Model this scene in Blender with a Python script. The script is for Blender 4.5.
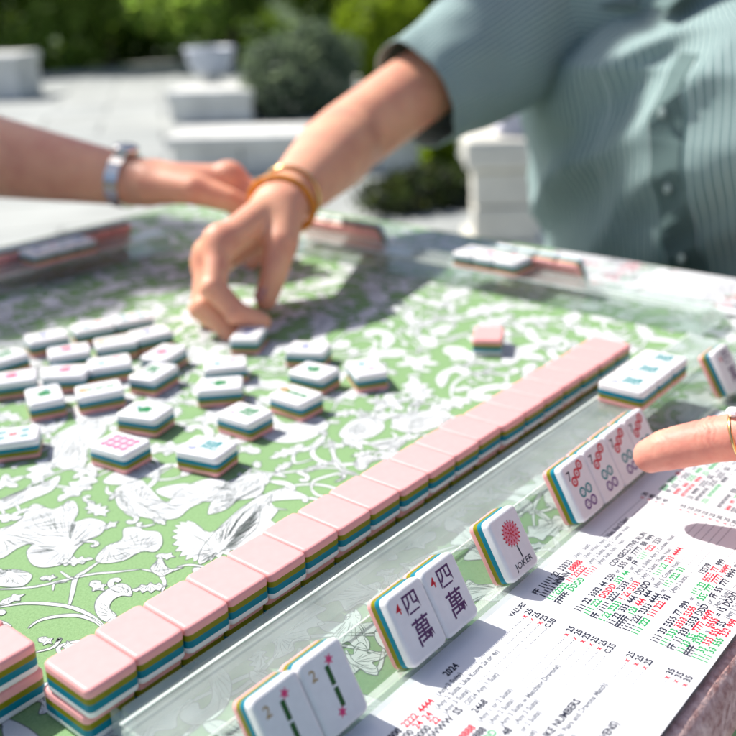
import bpy, bmesh, math, random
import numpy as np
from mathutils import Vector, Matrix
random.seed(7); np.random.seed(7)
for o in list(bpy.data.objects): bpy.data.objects.remove(o)
S = bpy.context.scene
COL = S.collection
R_ = math.radians
# ------------------------------------------------------------------ camera
cd = bpy.data.cameras.new('camera'); cam = bpy.data.objects.new('camera', cd); COL.objects.link(cam)
cam.location = (-0.15263, -0.27986, 0.26413)
cam.rotation_euler = (1.275233, 0.027629, -0.907173)
cd.sensor_width = 36; cd.lens = 48.585
cd.shift_x = -0.07948; cd.shift_y = -0.12128
cd.clip_start = 0.01; cd.clip_end = 200
cd.dof.use_dof = True; cd.dof.focus_distance = 0.425; cd.dof.aperture_fstop = 7.2
S.camera = cam
S.render.resolution_x = 1024; S.render.resolution_y = 1024
# ------------------------------------------------------------------ light
SUN_TO = Vector((-0.12, 0.85, 1.0)).normalized()
w = bpy.data.worlds.new('World'); S.world = w; w.use_nodes = True
nt = w.node_tree; nt.nodes.clear()
sky = nt.nodes.new('ShaderNodeTexSky'); sky.sky_type = 'NISHITA'; sky.sun_disc = False
sky.sun_elevation = math.asin(SUN_TO.z); sky.sun_rotation = math.atan2(SUN_TO.x, SUN_TO.y)
sky.air_density = .75; sky.dust_density = 2.2; sky.ozone_density = .9
bg = nt.nodes.new('ShaderNodeBackground'); bg.inputs[1].default_value = 0.105
wo = nt.nodes.new('ShaderNodeOutputWorld')
nt.links.new(sky.outputs[0], bg.inputs[0]); nt.links.new(bg.outputs[0], wo.inputs[0])
ld = bpy.data.lights.new('sun', 'SUN'); ld.energy = 4.4; ld.angle = R_(0.55); ld.color = (1, .965, .90)
sun = bpy.data.objects.new('sun', ld); COL.objects.link(sun)
sun.rotation_euler = SUN_TO.to_track_quat('Z', 'Y').to_euler(); sun.location = (0, 3, 4)
S.view_settings.view_transform = 'Standard'; S.view_settings.look = 'None'
S.view_settings.gamma = 1; S.view_settings.use_curve_mapping = False
S.view_settings.exposure = 0.58
# ------------------------------------------------------------------ helpers
def lin(r, g, b):
    f = lambda c: (c/255/12.92) if c/255 <= .04045 else ((c/255+.055)/1.055)**2.4
    return (f(r), f(g), f(b), 1)
def mat(name, col, rough=.5, spec=.5, var=0, vscale=40, bump=0, bscale=200, sss=0, metal=0, coat=0, dark=None, sheen=0):
    m = bpy.data.materials.new(name); m.use_nodes = True
    n = m.node_tree; b = n.nodes['Principled BSDF']
    c = (*col[:3], 1)
    b.inputs['Base Color'].default_value = c; b.inputs['Roughness'].default_value = rough
    b.inputs['Specular IOR Level'].default_value = spec; b.inputs['Metallic'].default_value = metal
    if coat: b.inputs['Coat Weight'].default_value = coat; b.inputs['Coat Roughness'].default_value = .1
    if sheen: b.inputs['Sheen Weight'].default_value = sheen
    if sss:
        b.inputs['Subsurface Weight'].default_value = sss
        b.inputs['Subsurface Radius'].default_value = (1, .35, .2); b.inputs['Subsurface Scale'].default_value = .006
    tc = n.nodes.new('ShaderNodeTexCoord')
    if var:
        nz = n.nodes.new('ShaderNodeTexNoise'); nz.inputs['Scale'].default_value = vscale; nz.inputs['Detail'].default_value = 5
        n.links.new(tc.outputs['Object'], nz.inputs['Vector'])
        mx = n.nodes.new('ShaderNodeMix'); mx.data_type = 'RGBA'
        d = dark or tuple(x*(1-var) for x in col[:3])
        mx.inputs['A'].default_value = (*d[:3], 1); mx.inputs['B'].default_value = tuple(min(1, x*(1+var*.6)) for x in col[:3])+(1,)
        rp = n.nodes.new('ShaderNodeMapRange'); rp.inputs[1].default_value = .3; rp.inputs[2].default_value = .7
        n.links.new(nz.outputs['Fac'], rp.inputs[0]); n.links.new(rp.outputs[0], mx.inputs['Factor'])
        n.links.new(mx.outputs['Result'], b.inputs['Base Color'])
    if bump:
        nz = n.nodes.new('ShaderNodeTexNoise'); nz.inputs['Scale'].default_value = bscale; nz.inputs['Detail'].default_value = 4
        n.links.new(tc.outputs['Object'], nz.inputs['Vector'])
        bp = n.nodes.new('ShaderNodeBump'); bp.inputs['Strength'].default_value = bump; bp.inputs['Distance'].default_value = .001
        n.links.new(nz.outputs['Fac'], bp.inputs['Height']); n.links.new(bp.outputs[0], b.inputs['Normal'])
    return m
def acrylic(name, tint=(.93, .965, .95), refl=1.0, haze=0.0):
    m = bpy.data.materials.new(name); m.use_nodes = True; n = m.node_tree; n.nodes.clear()
    out = n.nodes.new('ShaderNodeOutputMaterial'); t = n.nodes.new('ShaderNodeBsdfTransparent'); t.inputs[0].default_value = (*tint, 1)
    g = n.nodes.new('ShaderNodeBsdfGlossy'); g.inputs['Roughness'].default_value = .04
    f = n.nodes.new('ShaderNodeFresnel'); f.inputs[0].default_value = 1.49
    mx = n.nodes.new('ShaderNodeMixShader')
    fm = n.nodes.new('ShaderNodeMath'); fm.operation = 'MULTIPLY'; fm.inputs[1].default_value = refl; ge = n.nodes.new('ShaderNodeNewGeometry'); fr = n.nodes.new('ShaderNodeMath'); fr.operation = 'SUBTRACT'; fr.inputs[0].default_value = 1; n.links.new(ge.outputs['Backfacing'], fr.inputs[1])
    f2 = n.nodes.new('ShaderNodeMath'); f2.operation = 'MULTIPLY'; n.links.new(f.outputs[0], f2.inputs[0]); n.links.new(fr.outputs[0], f2.inputs[1]); n.links.new(f2.outputs[0], fm.inputs[0])   # the outer face reflects, the inner one passes
    n.links.new(fm.outputs[0], mx.inputs[0]); n.links.new(t.outputs[0], mx.inputs[1]); n.links.new(g.outputs[0], mx.inputs[2])
    last = mx
    if haze:  # pale diffuse haze painted in for light the acrylic would scatter and reflect
        d = n.nodes.new('ShaderNodeBsdfDiffuse'); d.inputs[0].default_value = (.86, .92, .88, 1)
        m2 = n.nodes.new('ShaderNodeMixShader'); m2.inputs[0].default_value = haze
        tc = n.nodes.new('ShaderNodeTexCoord'); nz = n.nodes.new('ShaderNodeTexNoise'); nz.inputs['Scale'].default_value = 45; nz.inputs['Detail'].default_value = 5
        rg = n.nodes.new('ShaderNodeMapRange'); rg.inputs[1].default_value = .3; rg.inputs[2].default_value = .7; rg.inputs[3].default_value = haze*.7; rg.inputs[4].default_value = min(.95, haze*1.3)
        n.links.new(tc.outputs['Object'], nz.inputs['Vector']); n.links.new(nz.outputs['Fac'], rg.inputs[0]); n.links.new(rg.outputs[0], m2.inputs[0])
        n.links.new(mx.outputs[0], m2.inputs[1]); n.links.new(d.outputs[0], m2.inputs[2]); last = m2
    n.links.new(last.outputs[0], out.inputs[0]); return m
def obj(name, me, mats=None, parent=None, loc=None, smooth=None):
    o = bpy.data.objects.new(name, me); COL.objects.link(o)
    if mats is not None and not me.materials:
        for m in (mats if isinstance(mats, (list, tuple)) else [mats]): me.materials.append(m)
    if parent: o.parent = parent
    if loc: o.location = loc
    if smooth: me.polygons.foreach_set('use_smooth', [True]*len(me.polygons))
    return o
def empty(name, loc=(0, 0, 0), rz=0):
    o = bpy.data.objects.new(name, None); COL.objects.link(o); o.empty_display_size = .02
    o.location = loc; o.rotation_euler = (0, 0, rz); return o
def tag(o, label, cat, group=None, kind=None):
    if label: o['label'] = label
    if cat: o['category'] = cat
    if group: o['group'] = group
    if kind: o['kind'] = kind
    return o
def struct(o): o['kind'] = 'structure'; return o
class MB:
    def __init__(s): s.v = []; s.f = []; s.mi = []; s.sm = []
    def add(s, vs, fs, mi=0, smooth=False):
        b = len(s.v); s.v += [tuple(v) for v in vs]
        for f in fs: s.f.append([i+b for i in f]); s.mi.append(mi); s.sm.append(smooth)
    def mesh(s, name):
        me = bpy.data.meshes.new(name); me.from_pydata(s.v, [], s.f)
        me.polygons.foreach_set('material_index', s.mi); me.polygons.foreach_set('use_smooth', s.sm); me.update(); return me
    def box(s, x0, x1, y0, y1, z0, z1, mi=0, M=None):
        vs = [Vector((x, y, z)) for z in (z0, z1) for x, y in ((x0, y0), (x1, y0), (x1, y1), (x0, y1))]
        if M: vs = [M @ v for v in vs]
        s.add(vs, [(3, 2, 1, 0), (4, 5, 6, 7), (0, 1, 5, 4), (1, 2, 6, 5), (2, 3, 7, 6), (3, 0, 4, 7)], mi)
    def rings(s, rings, mi=0, smooth=True, cap=(True, True), closed=True):
        n = len(rings[0]); vs = [p for r in rings for p in r]; fs = []
        for i in range(len(rings)-1):
            for j in range(n if closed else n-1):
                k = (j+1) % n; fs.append((i*n+j, i*n+k, (i+1)*n+k, (i+1)*n+j))
        s.add(vs, fs, mi, smooth)
        if cap[0]: s.add(rings[0], [list(range(n))[::-1]], mi)
        if cap[1]: s.add(rings[-1], [list(range(n))], mi)
    def tube(s, pts, rad, n=12, mi=0, smooth=True, cap=(True, True), closed=False):
        P = [Vector(p) for p in pts]; rr = rad if isinstance(rad, (list, tuple)) else [rad]*len(P)
        rings = []; up = Vector((0, 0, 1))
        for i, p in enumerate(P):
            a = P[max(i-1, 0)] if not closed else P[i-1]; b = P[min(i+1, len(P)-1)] if not closed else P[(i+1) % len(P)]
            d = (b-a).normalized()
            u = d.cross(up); u = u.normalized() if u.length > 1e-4 else Vector((1, 0, 0))
            v = u.cross(d).normalized()
            rings.append([p+(u*math.cos(t)+v*math.sin(t))*rr[i] for t in [2*math.pi*j/n for j in range(n)]])
        if closed: rings.append(rings[0]); cap = (False, False)
        s.rings(rings, mi, smooth, cap)
    def lathe(s, prof, c=(0, 0, 0), n=24, mi=0, smooth=True):
        rings = [[(c[0]+r*math.cos(2*math.pi*j/n), c[1]+r*math.sin(2*math.pi*j/n), c[2]+z) for j in range(n)] for r, z in prof]
        s.rings(rings, mi, smooth)
def bevel_mesh(me, width, seg=2, angle=30):
    bm = bmesh.new(); bm.from_mesh(me)
    bmesh.ops.remove_doubles(bm, verts=bm.verts, dist=1e-6)
    ed = [e for e in bm.edges if len(e.link_faces) == 2 and e.calc_face_angle(0) > R_(angle)]
    bmesh.ops.bevel(bm, geom=ed, offset=width, segments=seg, profile=.5, affect='EDGES', clamp_overlap=True)
    bm.to_mesh(me); bm.free(); return me
def smooth_line(pts, n=6):
    P = [Vector((*p, 0)) if len(p) == 2 else Vector(p) for p in pts]; out = []
    for i in range(len(P)-1):
        p0 = P[max(i-1, 0)]; p1 = P[i]; p2 = P[i+1]; p3 = P[min(i+2, len(P)-1)]
        for k in range(n):
            t = k/n
            out.append(.5*((2*p1)+(p2-p0)*t+(2*p0-5*p1+4*p2-p3)*t*t+(3*p1-p0-3*p2+p3)*t**3))
    out.append(P[-1]); return out
def smooth_loop(pts, n=4):
    P = [Vector((*p, 0)) for p in pts]; m = len(P); out = []
    for i in range(m):
        p0, p1, p2, p3 = P[i-1], P[i], P[(i+1) % m], P[(i+2) % m]
        for k in range(n):
            t = k/n; out.append(.5*((2*p1)+(p2-p0)*t+(2*p0-5*p1+4*p2-p3)*t*t+(3*p1-p0-3*p2+p3)*t**3))
    return out
# signed-distance modelling (round cones, smooth union, surface nets)
def sdf_mesh(cones, h, k, name):
    A = np.array([[*c[0], c[1], *c[2], c[3]] for c in cones], float)
    pad = k+3*h
    lo = np.minimum(A[:, 0:3]-A[:, 3:4], A[:, 4:7]-A[:, 7:8]).min(0)-pad
    hi = np.maximum(A[:, 0:3]+A[:, 3:4], A[:, 4:7]+A[:, 7:8]).max(0)+pad
    n = np.ceil((hi-lo)/h).astype(int)+1
    D = np.full(n, 1.0, np.float32)
    ax = [lo[i]+h*np.arange(n[i]) for i in range(3)]
    groups = {}
    for ci, c in enumerate(cones): groups.setdefault(c[4] if len(c) > 4 else ('own', ci), []).append(A[ci])
    for G in groups.values():          # cones of one limb: hard union; limbs with each other: smooth union
        G = np.array(G); l = np.minimum(G[:, :3]-G[:, 3:4], G[:, 4:7]-G[:, 7:8]).min(0)-2*k-2*h; u = np.maximum(G[:, :3]+G[:, 3:4], G[:, 4:7]+G[:, 7:8]).max(0)+2*k+2*h
        i0 = np.clip(((l-lo)/h).astype(int), 0, n-1); i1 = np.clip(((u-lo)/h).astype(int)+2, 1, n)
        sl = tuple(slice(i0[i], i1[i]) for i in range(3))
        X, Y, Z = np.meshgrid(*[ax[i][sl[i]] for i in range(3)], indexing='ij'); d = np.full(X.shape, 1.0)
        for c in G:
            a, r1, b, r2 = c[:3], c[3], c[4:7], c[7]
            ba = b-a; L2 = max(ba@ba, 1e-12)
            t = np.clip(((X-a[0])*ba[0]+(Y-a[1])*ba[1]+(Z-a[2])*ba[2])/L2, 0, 1)
            d = np.minimum(d, np.sqrt((X-a[0]-t*ba[0])**2+(Y-a[1]-t*ba[1])**2+(Z-a[2]-t*ba[2])**2)-(r1+(r2-r1)*t))
        o = D[sl]; hh = np.clip(.5+.5*(o-d)/k, 0, 1)
        D[sl] = (o*(1-hh)+d*hh-k*hh*(1-hh)).astype(np.float32)
    return nets(D, lo, h, name)
def nets(D, lo, h, name):
    s = D < 0; nx, ny, nz = D.shape
    acc = np.zeros((nx-1, ny-1, nz-1, 3), np.float32); cnt = np.zeros((nx-1, ny-1, nz-1), np.int16)
    for ax_ in range(3):
        oth = [i for i in range(3) if i != ax_]
        for da in (0, 1):
            for db in (0, 1):
                off = [0, 0, 0]; off[oth[0]] = da; off[oth[1]] = db
                s0 = tuple(slice(off[i], off[i]+D.shape[i]-1) for i in range(3))
                off2 = list(off); off2[ax_] = 1
                s1 = tuple(slice(off2[i], off2[i]+D.shape[i]-1) for i in range(3))
                a, b = D[s0], D[s1]; m = (a < 0) != (b < 0)
                idx = np.nonzero(m); t = a[idx]/(a[idx]-b[idx])
                p = np.zeros((len(t), 3), np.float32); p[:, ax_] = t; p[:, oth[0]] = da; p[:, oth[1]] = db
                acc[idx] += p; cnt[idx] += 1
    act = cnt > 0; ids = np.full(cnt.shape, -1, np.int64); ii = np.nonzero(act); ids[ii] = np.arange(len(ii[0]))
    V = (np.stack(ii, 1)+acc[ii]/cnt[ii][:, None])*h+lo
    F = []
    for ax_ in range(3):
        o1, o2 = [(1, 2), (2, 0), (0, 1)][ax_]
        a = s; sl0 = [slice(None)]*3; sl1 = [slice(None)]*3; sl0[ax_] = slice(0, -1); sl1[ax_] = slice(1, None)
        c0, c1 = s[tuple(sl0)], s[tuple(sl1)]; m = c0 != c1
        idx = np.stack(np.nonzero(m), 1); flip = c0[m]
        ok = (idx[:, o1] > 0) & (idx[:, o2] > 0) & (idx[:, o1] < D.shape[o1]-1) & (idx[:, o2] < D.shape[o2]-1); idx = idx[ok]; flip = flip[ok]
        q = []
        for d1, d2 in ((-1, -1), (0, -1), (0, 0), (-1, 0)):
            j = idx.copy(); j[:, o1] += d1; j[:, o2] += d2; q.append(ids[j[:, 0], j[:, 1], j[:, 2]])
        q = np.stack(q, 1); q[~flip] = q[~flip][:, ::-1]; F.append(q)
    F = np.concatenate(F)
    return V, F
def join_vf(parts, name):
    me = bpy.data.meshes.new(name); V = []; F = []; b = 0
    for v, f in parts: V.append(v); F.append(f+b); b += len(v)
    V = np.concatenate(V); F = np.concatenate(F)
    me.vertices.add(len(V)); me.vertices.foreach_set('co', V.astype(np.float32).ravel())
    me.loops.add(F.size); me.loops.foreach_set('vertex_index', F.astype(np.int32).ravel())
    me.polygons.add(len(F)); me.polygons.foreach_set('loop_start', np.arange(0, F.size, 4, dtype=np.int32))
    me.update(calc_edges=True); me.validate(); me.polygons.foreach_set('use_smooth', np.ones(len(me.polygons), bool)); me.update(); return me
# text -> flat triangles
_txt = []
def text_prepare(strings, off=.028):
    objs = {}
    for st in strings:
        c = bpy.data.curves.new('t', 'FONT'); c.body = st; c.size = 1; c.resolution_u = 2; c.offset = off; c.fill_mode = 'FRONT'
        o = bpy.data.objects.new('t', c); COL.objects.link(o); objs[st] = o
    dg = bpy.context.evaluated_depsgraph_get(); dg.update(); res = {}
    for st, o in objs.items():
        me = bpy.data.meshes.new_from_object(o.evaluated_get(dg))
        v = [tuple(x.co) for x in me.vertices]; f = [tuple(p.vertices) for p in me.polygons]
        x1 = max([p[0] for p in v], default=.3); res[st] = (v, f, x1); bpy.data.meshes.remove(me)
    for o in objs.values():
        c = o.data; bpy.data.objects.remove(o); bpy.data.curves.remove(c)
    return res
# ------------------------------------------------------------------ materials
M = {}
M['white'] = mat('tile_white', (.83, .82, .825), .28, .4, .03, 300)
M['pink'] = mat('tile_pink', (.86, .40, .39), .42, .22, .04, 250)
M['olive'] = mat('tile_olive', (.225, .215, .003), .38, .25, .08, 300)
M['teal'] = mat('tile_teal', (.0, .20, .29), .38, .25, .08, 300)
M['ink_red'] = mat('ink_red', (.62, .02, .04), .5, .3)
M['ink_purple'] = mat('ink_purple', (.10, .035, .125), .5, .3)
M['ink_violet'] = mat('ink_violet', (.16, .07, .25), .5, .3)
M['ink_teal'] = mat('ink_teal', (.02, .25, .27), .5, .3)
M['ink_green'] = mat('ink_green', (.01, .20, .06), .5, .3)
M['ink_blue'] = mat('ink_blue', (.03, .08, .35), .5, .3)
M['ink_gold'] = mat('ink_gold', (.42, .26, .07), .5, .3)
M['ink_pink'] = mat('ink_pink', (.75, .06, .20), .5, .3)
M['ink_navy'] = mat('ink_navy', (.018, .022, .045), .6, .2)
M['ink_grey'] = mat('ink_grey', (.16, .17, .20), .6, .2)
M['ink_line'] = mat('ink_line', (.15, .16, .19), .6, .2)
M['card_red'] = mat('card_red', (.55, .012, .035), .6, .2)
M['card_green'] = mat('card_green', (.012, .30, .085), .6, .2)
M['card'] = mat('card_white', (.80, .81, .83), .32, .5, .02, 60)
M['acryl'] = acrylic('clear_acrylic', (.95, .97, .96), 1, .04)
M['acryl_bar'] = acrylic('milky_acrylic', (.95, .98, .96), 1, .30)
M['acryl_top'] = acrylic('light_haze_acrylic', (.90, .935, .92), 1, .13)  # whitish haze in place of the ledge's scattered light
M['acryl_rest'] = acrylic('clear_acrylic_rest', (.985, .995, .99), .25, .03)
M['acryl_highlight'] = acrylic('acrylic_edge_highlight', (.95, .98, .96), 1, .55)  # whitened to paint a highlight along the ledge edges
M['acryl_edge'] = acrylic('hazed_acrylic_edge', (.95, .98, .96), 1, .22)  # haze lightens these panels in place of scattered light
M['cloth_green'] = mat('cloth_green', (.24, .39, .185), .85, .2, .12, 900, .35, 2500, dark=(.195, .33, .145))
M['cloth_white'] = mat('cloth_white', (.69, .71, .72), .85, .2, .05, 900, .35, 2500)
M['cloth_ink'] = mat('cloth_ink', (.18, .21, .20), .9, .1)
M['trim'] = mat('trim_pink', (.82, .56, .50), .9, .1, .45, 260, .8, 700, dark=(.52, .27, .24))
M['wood'] = mat('table_wood', (.30, .22, .15), .6, .3, .3, 12)
M['skin'] = mat('skin', (.80, .42, .26), .48, .4, .16, 35, .22, 600, sss=.4, dark=(.72, .31, .21))
M['skin_hand'] = mat('skin_hand', (.74, .35, .25), .5, .35, .2, 70, .22, 380, sss=.4, dark=(.68, .25, .19))
M['nail'] = mat('nail', (.68, .36, .32), .22, .5)
M['hair'] = mat('hair_brown', (.07, .04, .025), .5, .4, .4, 60)
M['grey_hair'] = mat('hair_grey', (.35, .33, .31), .5, .4, .3, 60)
M['denim'] = mat('trousers', (.06, .07, .10), .85, .2, .2, 60)
M['linen'] = mat('linen', (.55, .50, .43), .85, .2, .15, 60)
M['amber'] = mat('amber_bangle', (.74, .25, .012), .5, .4, .3, 120)
M['gold'] = mat('gold', (.75, .52, .22), .25, .5, metal=1)
M['steel'] = mat('steel', (.72, .71, .68), .25, .5, metal=1)
M['dial'] = mat('watch_dial', (.8, .82, .85), .1, .8)
M['gem'] = mat('gem_white', (.9, .9, .92), .05, 1)
# ------------------------------------------------------------------ ground
def plane(name, x0, x1, y0, y1, z, m, div=1):
    b = MB(); b.add([(x0, y0, z), (x1, y0, z), (x1, y1, z), (x0, y1, z)], [(0, 1, 2, 3)]); return struct(obj(name, b.mesh(name), m))
M['lawn'] = mat('lawn', (.045, .075, .02), .9, .2, .4, 1.5)
plane('ground', -60, 90, -60, 90, -.76, M['lawn'])
# patio pavers
pm = bpy.data.materials.new('patio_pavers'); pm.use_nodes = True; n = pm.node_tree; b = n.nodes['Principled BSDF']; b.inputs['Roughness'].default_value = .85
tc = n.nodes.new('ShaderNodeTexCoord'); mp = n.nodes.new('ShaderNodeMapping'); mp.inputs['Rotation'].default_value = (0, 0, .65)
br = n.nodes.new('ShaderNodeTexBrick'); br.inputs['Scale'].default_value = 1; br.inputs['Brick Width'].default_value = .9; br.inputs['Row Height'].default_value = .6
br.inputs['Mortar Size'].default_value = .012; br.inputs['Color1'].default_value = (.53, .55, .52, 1); br.inputs['Color2'].default_value = (.45, .475, .46, 1); br.inputs['Mortar'].default_value = (.19, .2, .19, 1)
nz = n.nodes.new('ShaderNodeTexNoise'); nz.inputs['Scale'].default_value = 2.2; nz.inputs['Detail'].default_value = 8
mx = n.nodes.new('ShaderNodeMix'); mx.data_type = 'RGBA'; mx.blend_type = 'MULTIPLY'; mx.inputs['Factor'].default_value = .5
n.links.new(tc.outputs['Object'], mp.inputs[0]); n.links.new(mp.outputs[0], br.inputs[0]); n.links.new(tc.outputs['Object'], nz.inputs['Vector'])
n.links.new(br.outputs[0], mx.inputs['A']); n.links.new(nz.outputs['Fac'], mx.inputs['B']); n.links.new(mx.outputs['Result'], b.inputs['Base Color'])
plane('patio', -8, 8.6, -8, 11.2, -.75, pm)
AZ = R_(38.0); FW = Vector((math.cos(AZ), math.sin(AZ), 0)); RT = Vector((math.sin(AZ), -math.cos(AZ), 0))
def gmat(x, y, z=-.75, rz=None): return Matrix.Translation((x, y, z)) @ Matrix.Rotation(AZ-math.pi/2 if rz is None else rz, 4, 'Z')
M['mulch'] = mat('mulch', (.045, .05, .03), .95, .1, .5, 9, .8, 60)
bd = MB(); c = Vector((3.75, 2.62, -.746))
bd.add([tuple(c+RT*(.25+.62*math.cos(t))+FW*(.55*math.sin(t))) for t in [2*math.pi*i/28 for i in range(28)]], [list(range(28))])
struct(obj('planting_bed', bd.mesh('planting_bed'), M['mulch']))
M['stone'] = mat('pale_stone', (.70, .70, .66), .8, .3, .18, 6, .4, 80)
M['stone_cream'] = mat('cream_stone', (.70, .68, .60), .8, .3, .15, 6, .4, 80)
M['urn'] = mat('urn_glaze', (.56, .60, .68), .4, .5, .12, 5)
M['soil'] = mat('soil', (.05, .04, .025), .95, .1)
# low white stone seat wall
def block_wall(name, x, y, length, h, depth, nblk, label, m, cap=.06):
    root = empty(name, (x, y, -.75), AZ-math.pi/2); b = MB()
    L = length/nblk
    for i in range(nblk): b.box(-length/2+i*L+.004, -length/2+(i+1)*L-.004, -depth/2, depth/2, 0, h-cap-.002)
    obj('wall_courses', bevel_mesh(b.mesh('wall_courses'), .008), m, root)
    b = MB(); b.box(-length/2-.03, length/2+.03, -depth/2-.03, depth/2+.03, h-cap, h)
    obj('coping', bevel_mesh(b.mesh('coping'), .012), m, root)
    return tag(root, label, 'stone wall')
block_wall('stone_wall', 3.82, 3.66, 1.5, .22, .42, 4, 'low white stone seat wall crossing behind the reaching forearm', M['stone'])
def block(name, x, y, wx, wy, h, label, m, cat):
    root = empty(name, (x, y, -.75), AZ-math.pi/2); b = MB(); b.box(-wx/2, wx/2, -wy/2, wy/2, 0, h-.09)
    obj('base', bevel_mesh(b.mesh('base'), .012), m, root)
    b = MB(); b.box(-wx/2-.02, wx/2+.02, -wy/2-.02, wy/2+.02, h-.088, h); obj('slab', bevel_mesh(b.mesh('slab'), .015), m, root)
    return tag(root, label, cat)
block('stone_step', 4.95, 5.80, .62, .5, .24, 'short white stone block below the pale urn', M['stone'], 'stone block')
block('stone_bench', 4.86, 9.2, 1.0, .6, .42, 'white stone bench at the left edge before the hedge', M['stone'], 'bench')
# urn on its foot
u = empty('garden_urn', (6.47, 7.66, -.75)); u.scale = (.78, .78, .70)
b = MB(); b.lathe([(.0, 0), (.2, 0), (.2, .04), (.12, .09), (.1, .15), (.14, .18), (.0, .18)], n=28); obj('foot', b.mesh('foot'), M['stone_cream'], u)
b = MB(); b.lathe([(.0, .182), (.15, .185), (.24, .25), (.29, .38), (.30, .5), (.33, .53), (.33, .57), (.28, .57), (.27, .53), (0, .53)], n=32); obj('bowl', b.mesh('bowl'), M['urn'], u)
b = MB(); b.lathe([(0, .535), (.265, .535), (.1, .56), (0, .565)], n=20); obj('soil', b.mesh('soil'), M['soil'], u)
tag(u, 'pale blue-white garden urn on a short foot in front of the hedge', 'urn')
# cream pedestal with cap beside the striped shirt
p = empty('stone_pedestal', (2.80, 1.70, -.75), AZ-math.pi/2)
b = MB()
for i in range(2): b.box(-.115, .115, -.13, .13, .10+i*.13+.002, .10+(i+1)*.13-.002)
b.box(-.15, .15, -.16, .16, 0, .10); obj('shaft', bevel_mesh(b.mesh('shaft'), .01), M['stone_cream'], p)
b = MB(); b.box(-.145, .145, -.155, .155, .362, .47); obj('cap', bevel_mesh(b.mesh('cap'), .02), M['stone_cream'], p)
tag(p, 'cream stone pedestal with a wide cap beside the striped shirt', 'pedestal')
M['towel'] = mat('towel', (.68, .67, .74), .95, .1, .05, 20, .5, 200)
b = MB()
for i in range(4):
    b.box(-.09+.004*i, .09-.003*i, -.1+.003*i, .1-.002*i, -.05+.043*i, -.05+.043*i+.041)
tw = obj('folded_towel', bevel_mesh(b.mesh('folded_towel'), .018, 3), M['towel'], None, (2.845, 1.66, -.2285)); tw.rotation_euler = (0, 0, AZ-math.pi/2)
tag(tw, 'lavender-white folded towel stacked on the cream pedestal', 'towel')
# ------------------------------------------------------------------ foliage
def leaves(cl, count, size, seed, flat=.0, shell=.55):
    """cl: list of (centre, radii); leaf quads through each ellipsoid, three colour slots"""
    rng = np.random.RandomState(seed); vol = np.array([r[0]*r[1]*r[2] for _, r in cl])**(2/3); cnt = (count*vol/vol.sum()).astype(int)+1
    C = []
    for (c, r), k in zip(cl, cnt):
        d = rng.normal(size=(k, 3)); d /= np.linalg.norm(d, axis=1)[:, None]
        rad = shell+(1-shell)*rng.rand(k)**.7
        lump = 1+.16*np.sin(d[:, 0]*7+seed)*np.sin(d[:, 1]*6+1)*np.sin(d[:, 2]*8)
        C.append(np.array(c)+d*rad[:, None]*lump[:, None]*np.array(r))
    C = np.concatenate(C); N = len(C)
    a = rng.normal(size=(N, 3)); a /= np.linalg.norm(a, axis=1)[:, None]
    b = np.cross(a, rng.normal(size=(N, 3))); b /= np.linalg.norm(b, axis=1)[:, None]
    s = size*(.6+.8*rng.rand(N))[:, None]
    V = np.stack([C-a*s, C+b*s*.45, C+a*s, C-b*s*.45], 1).reshape(-1, 3); F = np.arange(4*N).reshape(-1, 4)
    me = join_vf([(V, F)], 'crown'); me.polygons.foreach_set('use_smooth', np.zeros(N, bool))
    me.polygons.foreach_set('material_index', rng.choice(3, N, p=[.4, .4, .2]).astype(np.int32)); me.update(); return me
def leafm(name, cols):
    out = []
    for i, c in enumerate(cols):
        m = mat(f'{name}_{i}', c, .55, .3)
        b = m.node_tree.nodes['Principled BSDF']; t = m.node_tree.nodes.new('ShaderNodeBsdfTranslucent'); t.inputs[0].default_value = (c[0]*1.3, c[1]*1.4, c[2], 1)
        mx = m.node_tree.nodes.new('ShaderNodeMixShader'); mx.inputs[0].default_value = .55
        o = m.node_tree.nodes['Material Output']; m.node_tree.links.new(b.outputs[0], mx.inputs[1]); m.node_tree.links.new(t.outputs[0], mx.inputs[2]); m.node_tree.links.new(mx.outputs[0], o.inputs[0])
        out.append(m)
    return out
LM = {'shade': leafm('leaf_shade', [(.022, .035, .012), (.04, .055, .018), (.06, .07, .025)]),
      'dark': leafm('leaf_dark', [(.11, .18, .03), (.20, .29, .055), (.31, .39, .09)]),
      'mid': leafm('leaf_mid', [(.15, .24, .04), (.24, .34, .065), (.34, .42, .11)]),
      'silver': leafm('leaf_silver', [(.10, .135, .10), (.15, .19, .145), (.21, .25, .20)]),
      'lime': leafm('leaf_lime', [(.16, .22, .012), (.22, .30, .015), (.28, .34, .03)])}
M['bark'] = mat('bark', (.10, .075, .05), .9, .2, .3, 20)
def plant(name, x, y, cl, count, size, kind, seed, label, cat, trunk=(.05, .5), shell=.5, z=-.76, group=None):
    root = empty(name, (x, y, z))
    obj('crown', leaves(cl, count, size, seed, shell=shell), LM[kind], root)
    b = MB(); r, h = trunk; b.tube([(0, 0, 0), (.02, .01, h*.5), (0, .03, h)], [r, r*.8, r*.5], 8)
    for i in range(4):
        t = i*1.7; b.tube([(0, .02, h*.6), (.25*math.cos(t)*h, .25*math.sin(t)*h, h*1.1)], [r*.5, r*.2], 6)
    obj('trunk', b.mesh('trunk'), M['bark'], root)
    return tag(root, label, cat, group)
hedge = [(-3.9, 'tall dark hedge shrub at the far left behind the stone bench'), (-2.2, 'green hedge shrub just left of the pale urn, second from the left'),
         (-.5, 'mid green hedge shrub behind the pale urn'), (1.2, 'dark hedge shrub above the silver mound'), (2.9, 'dark hedge shrub behind the lime bush'), (4.6, 'shaded hedge shrub behind the striped sleeve')]
HC = Vector((8.9, 9.3, 0))
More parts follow.
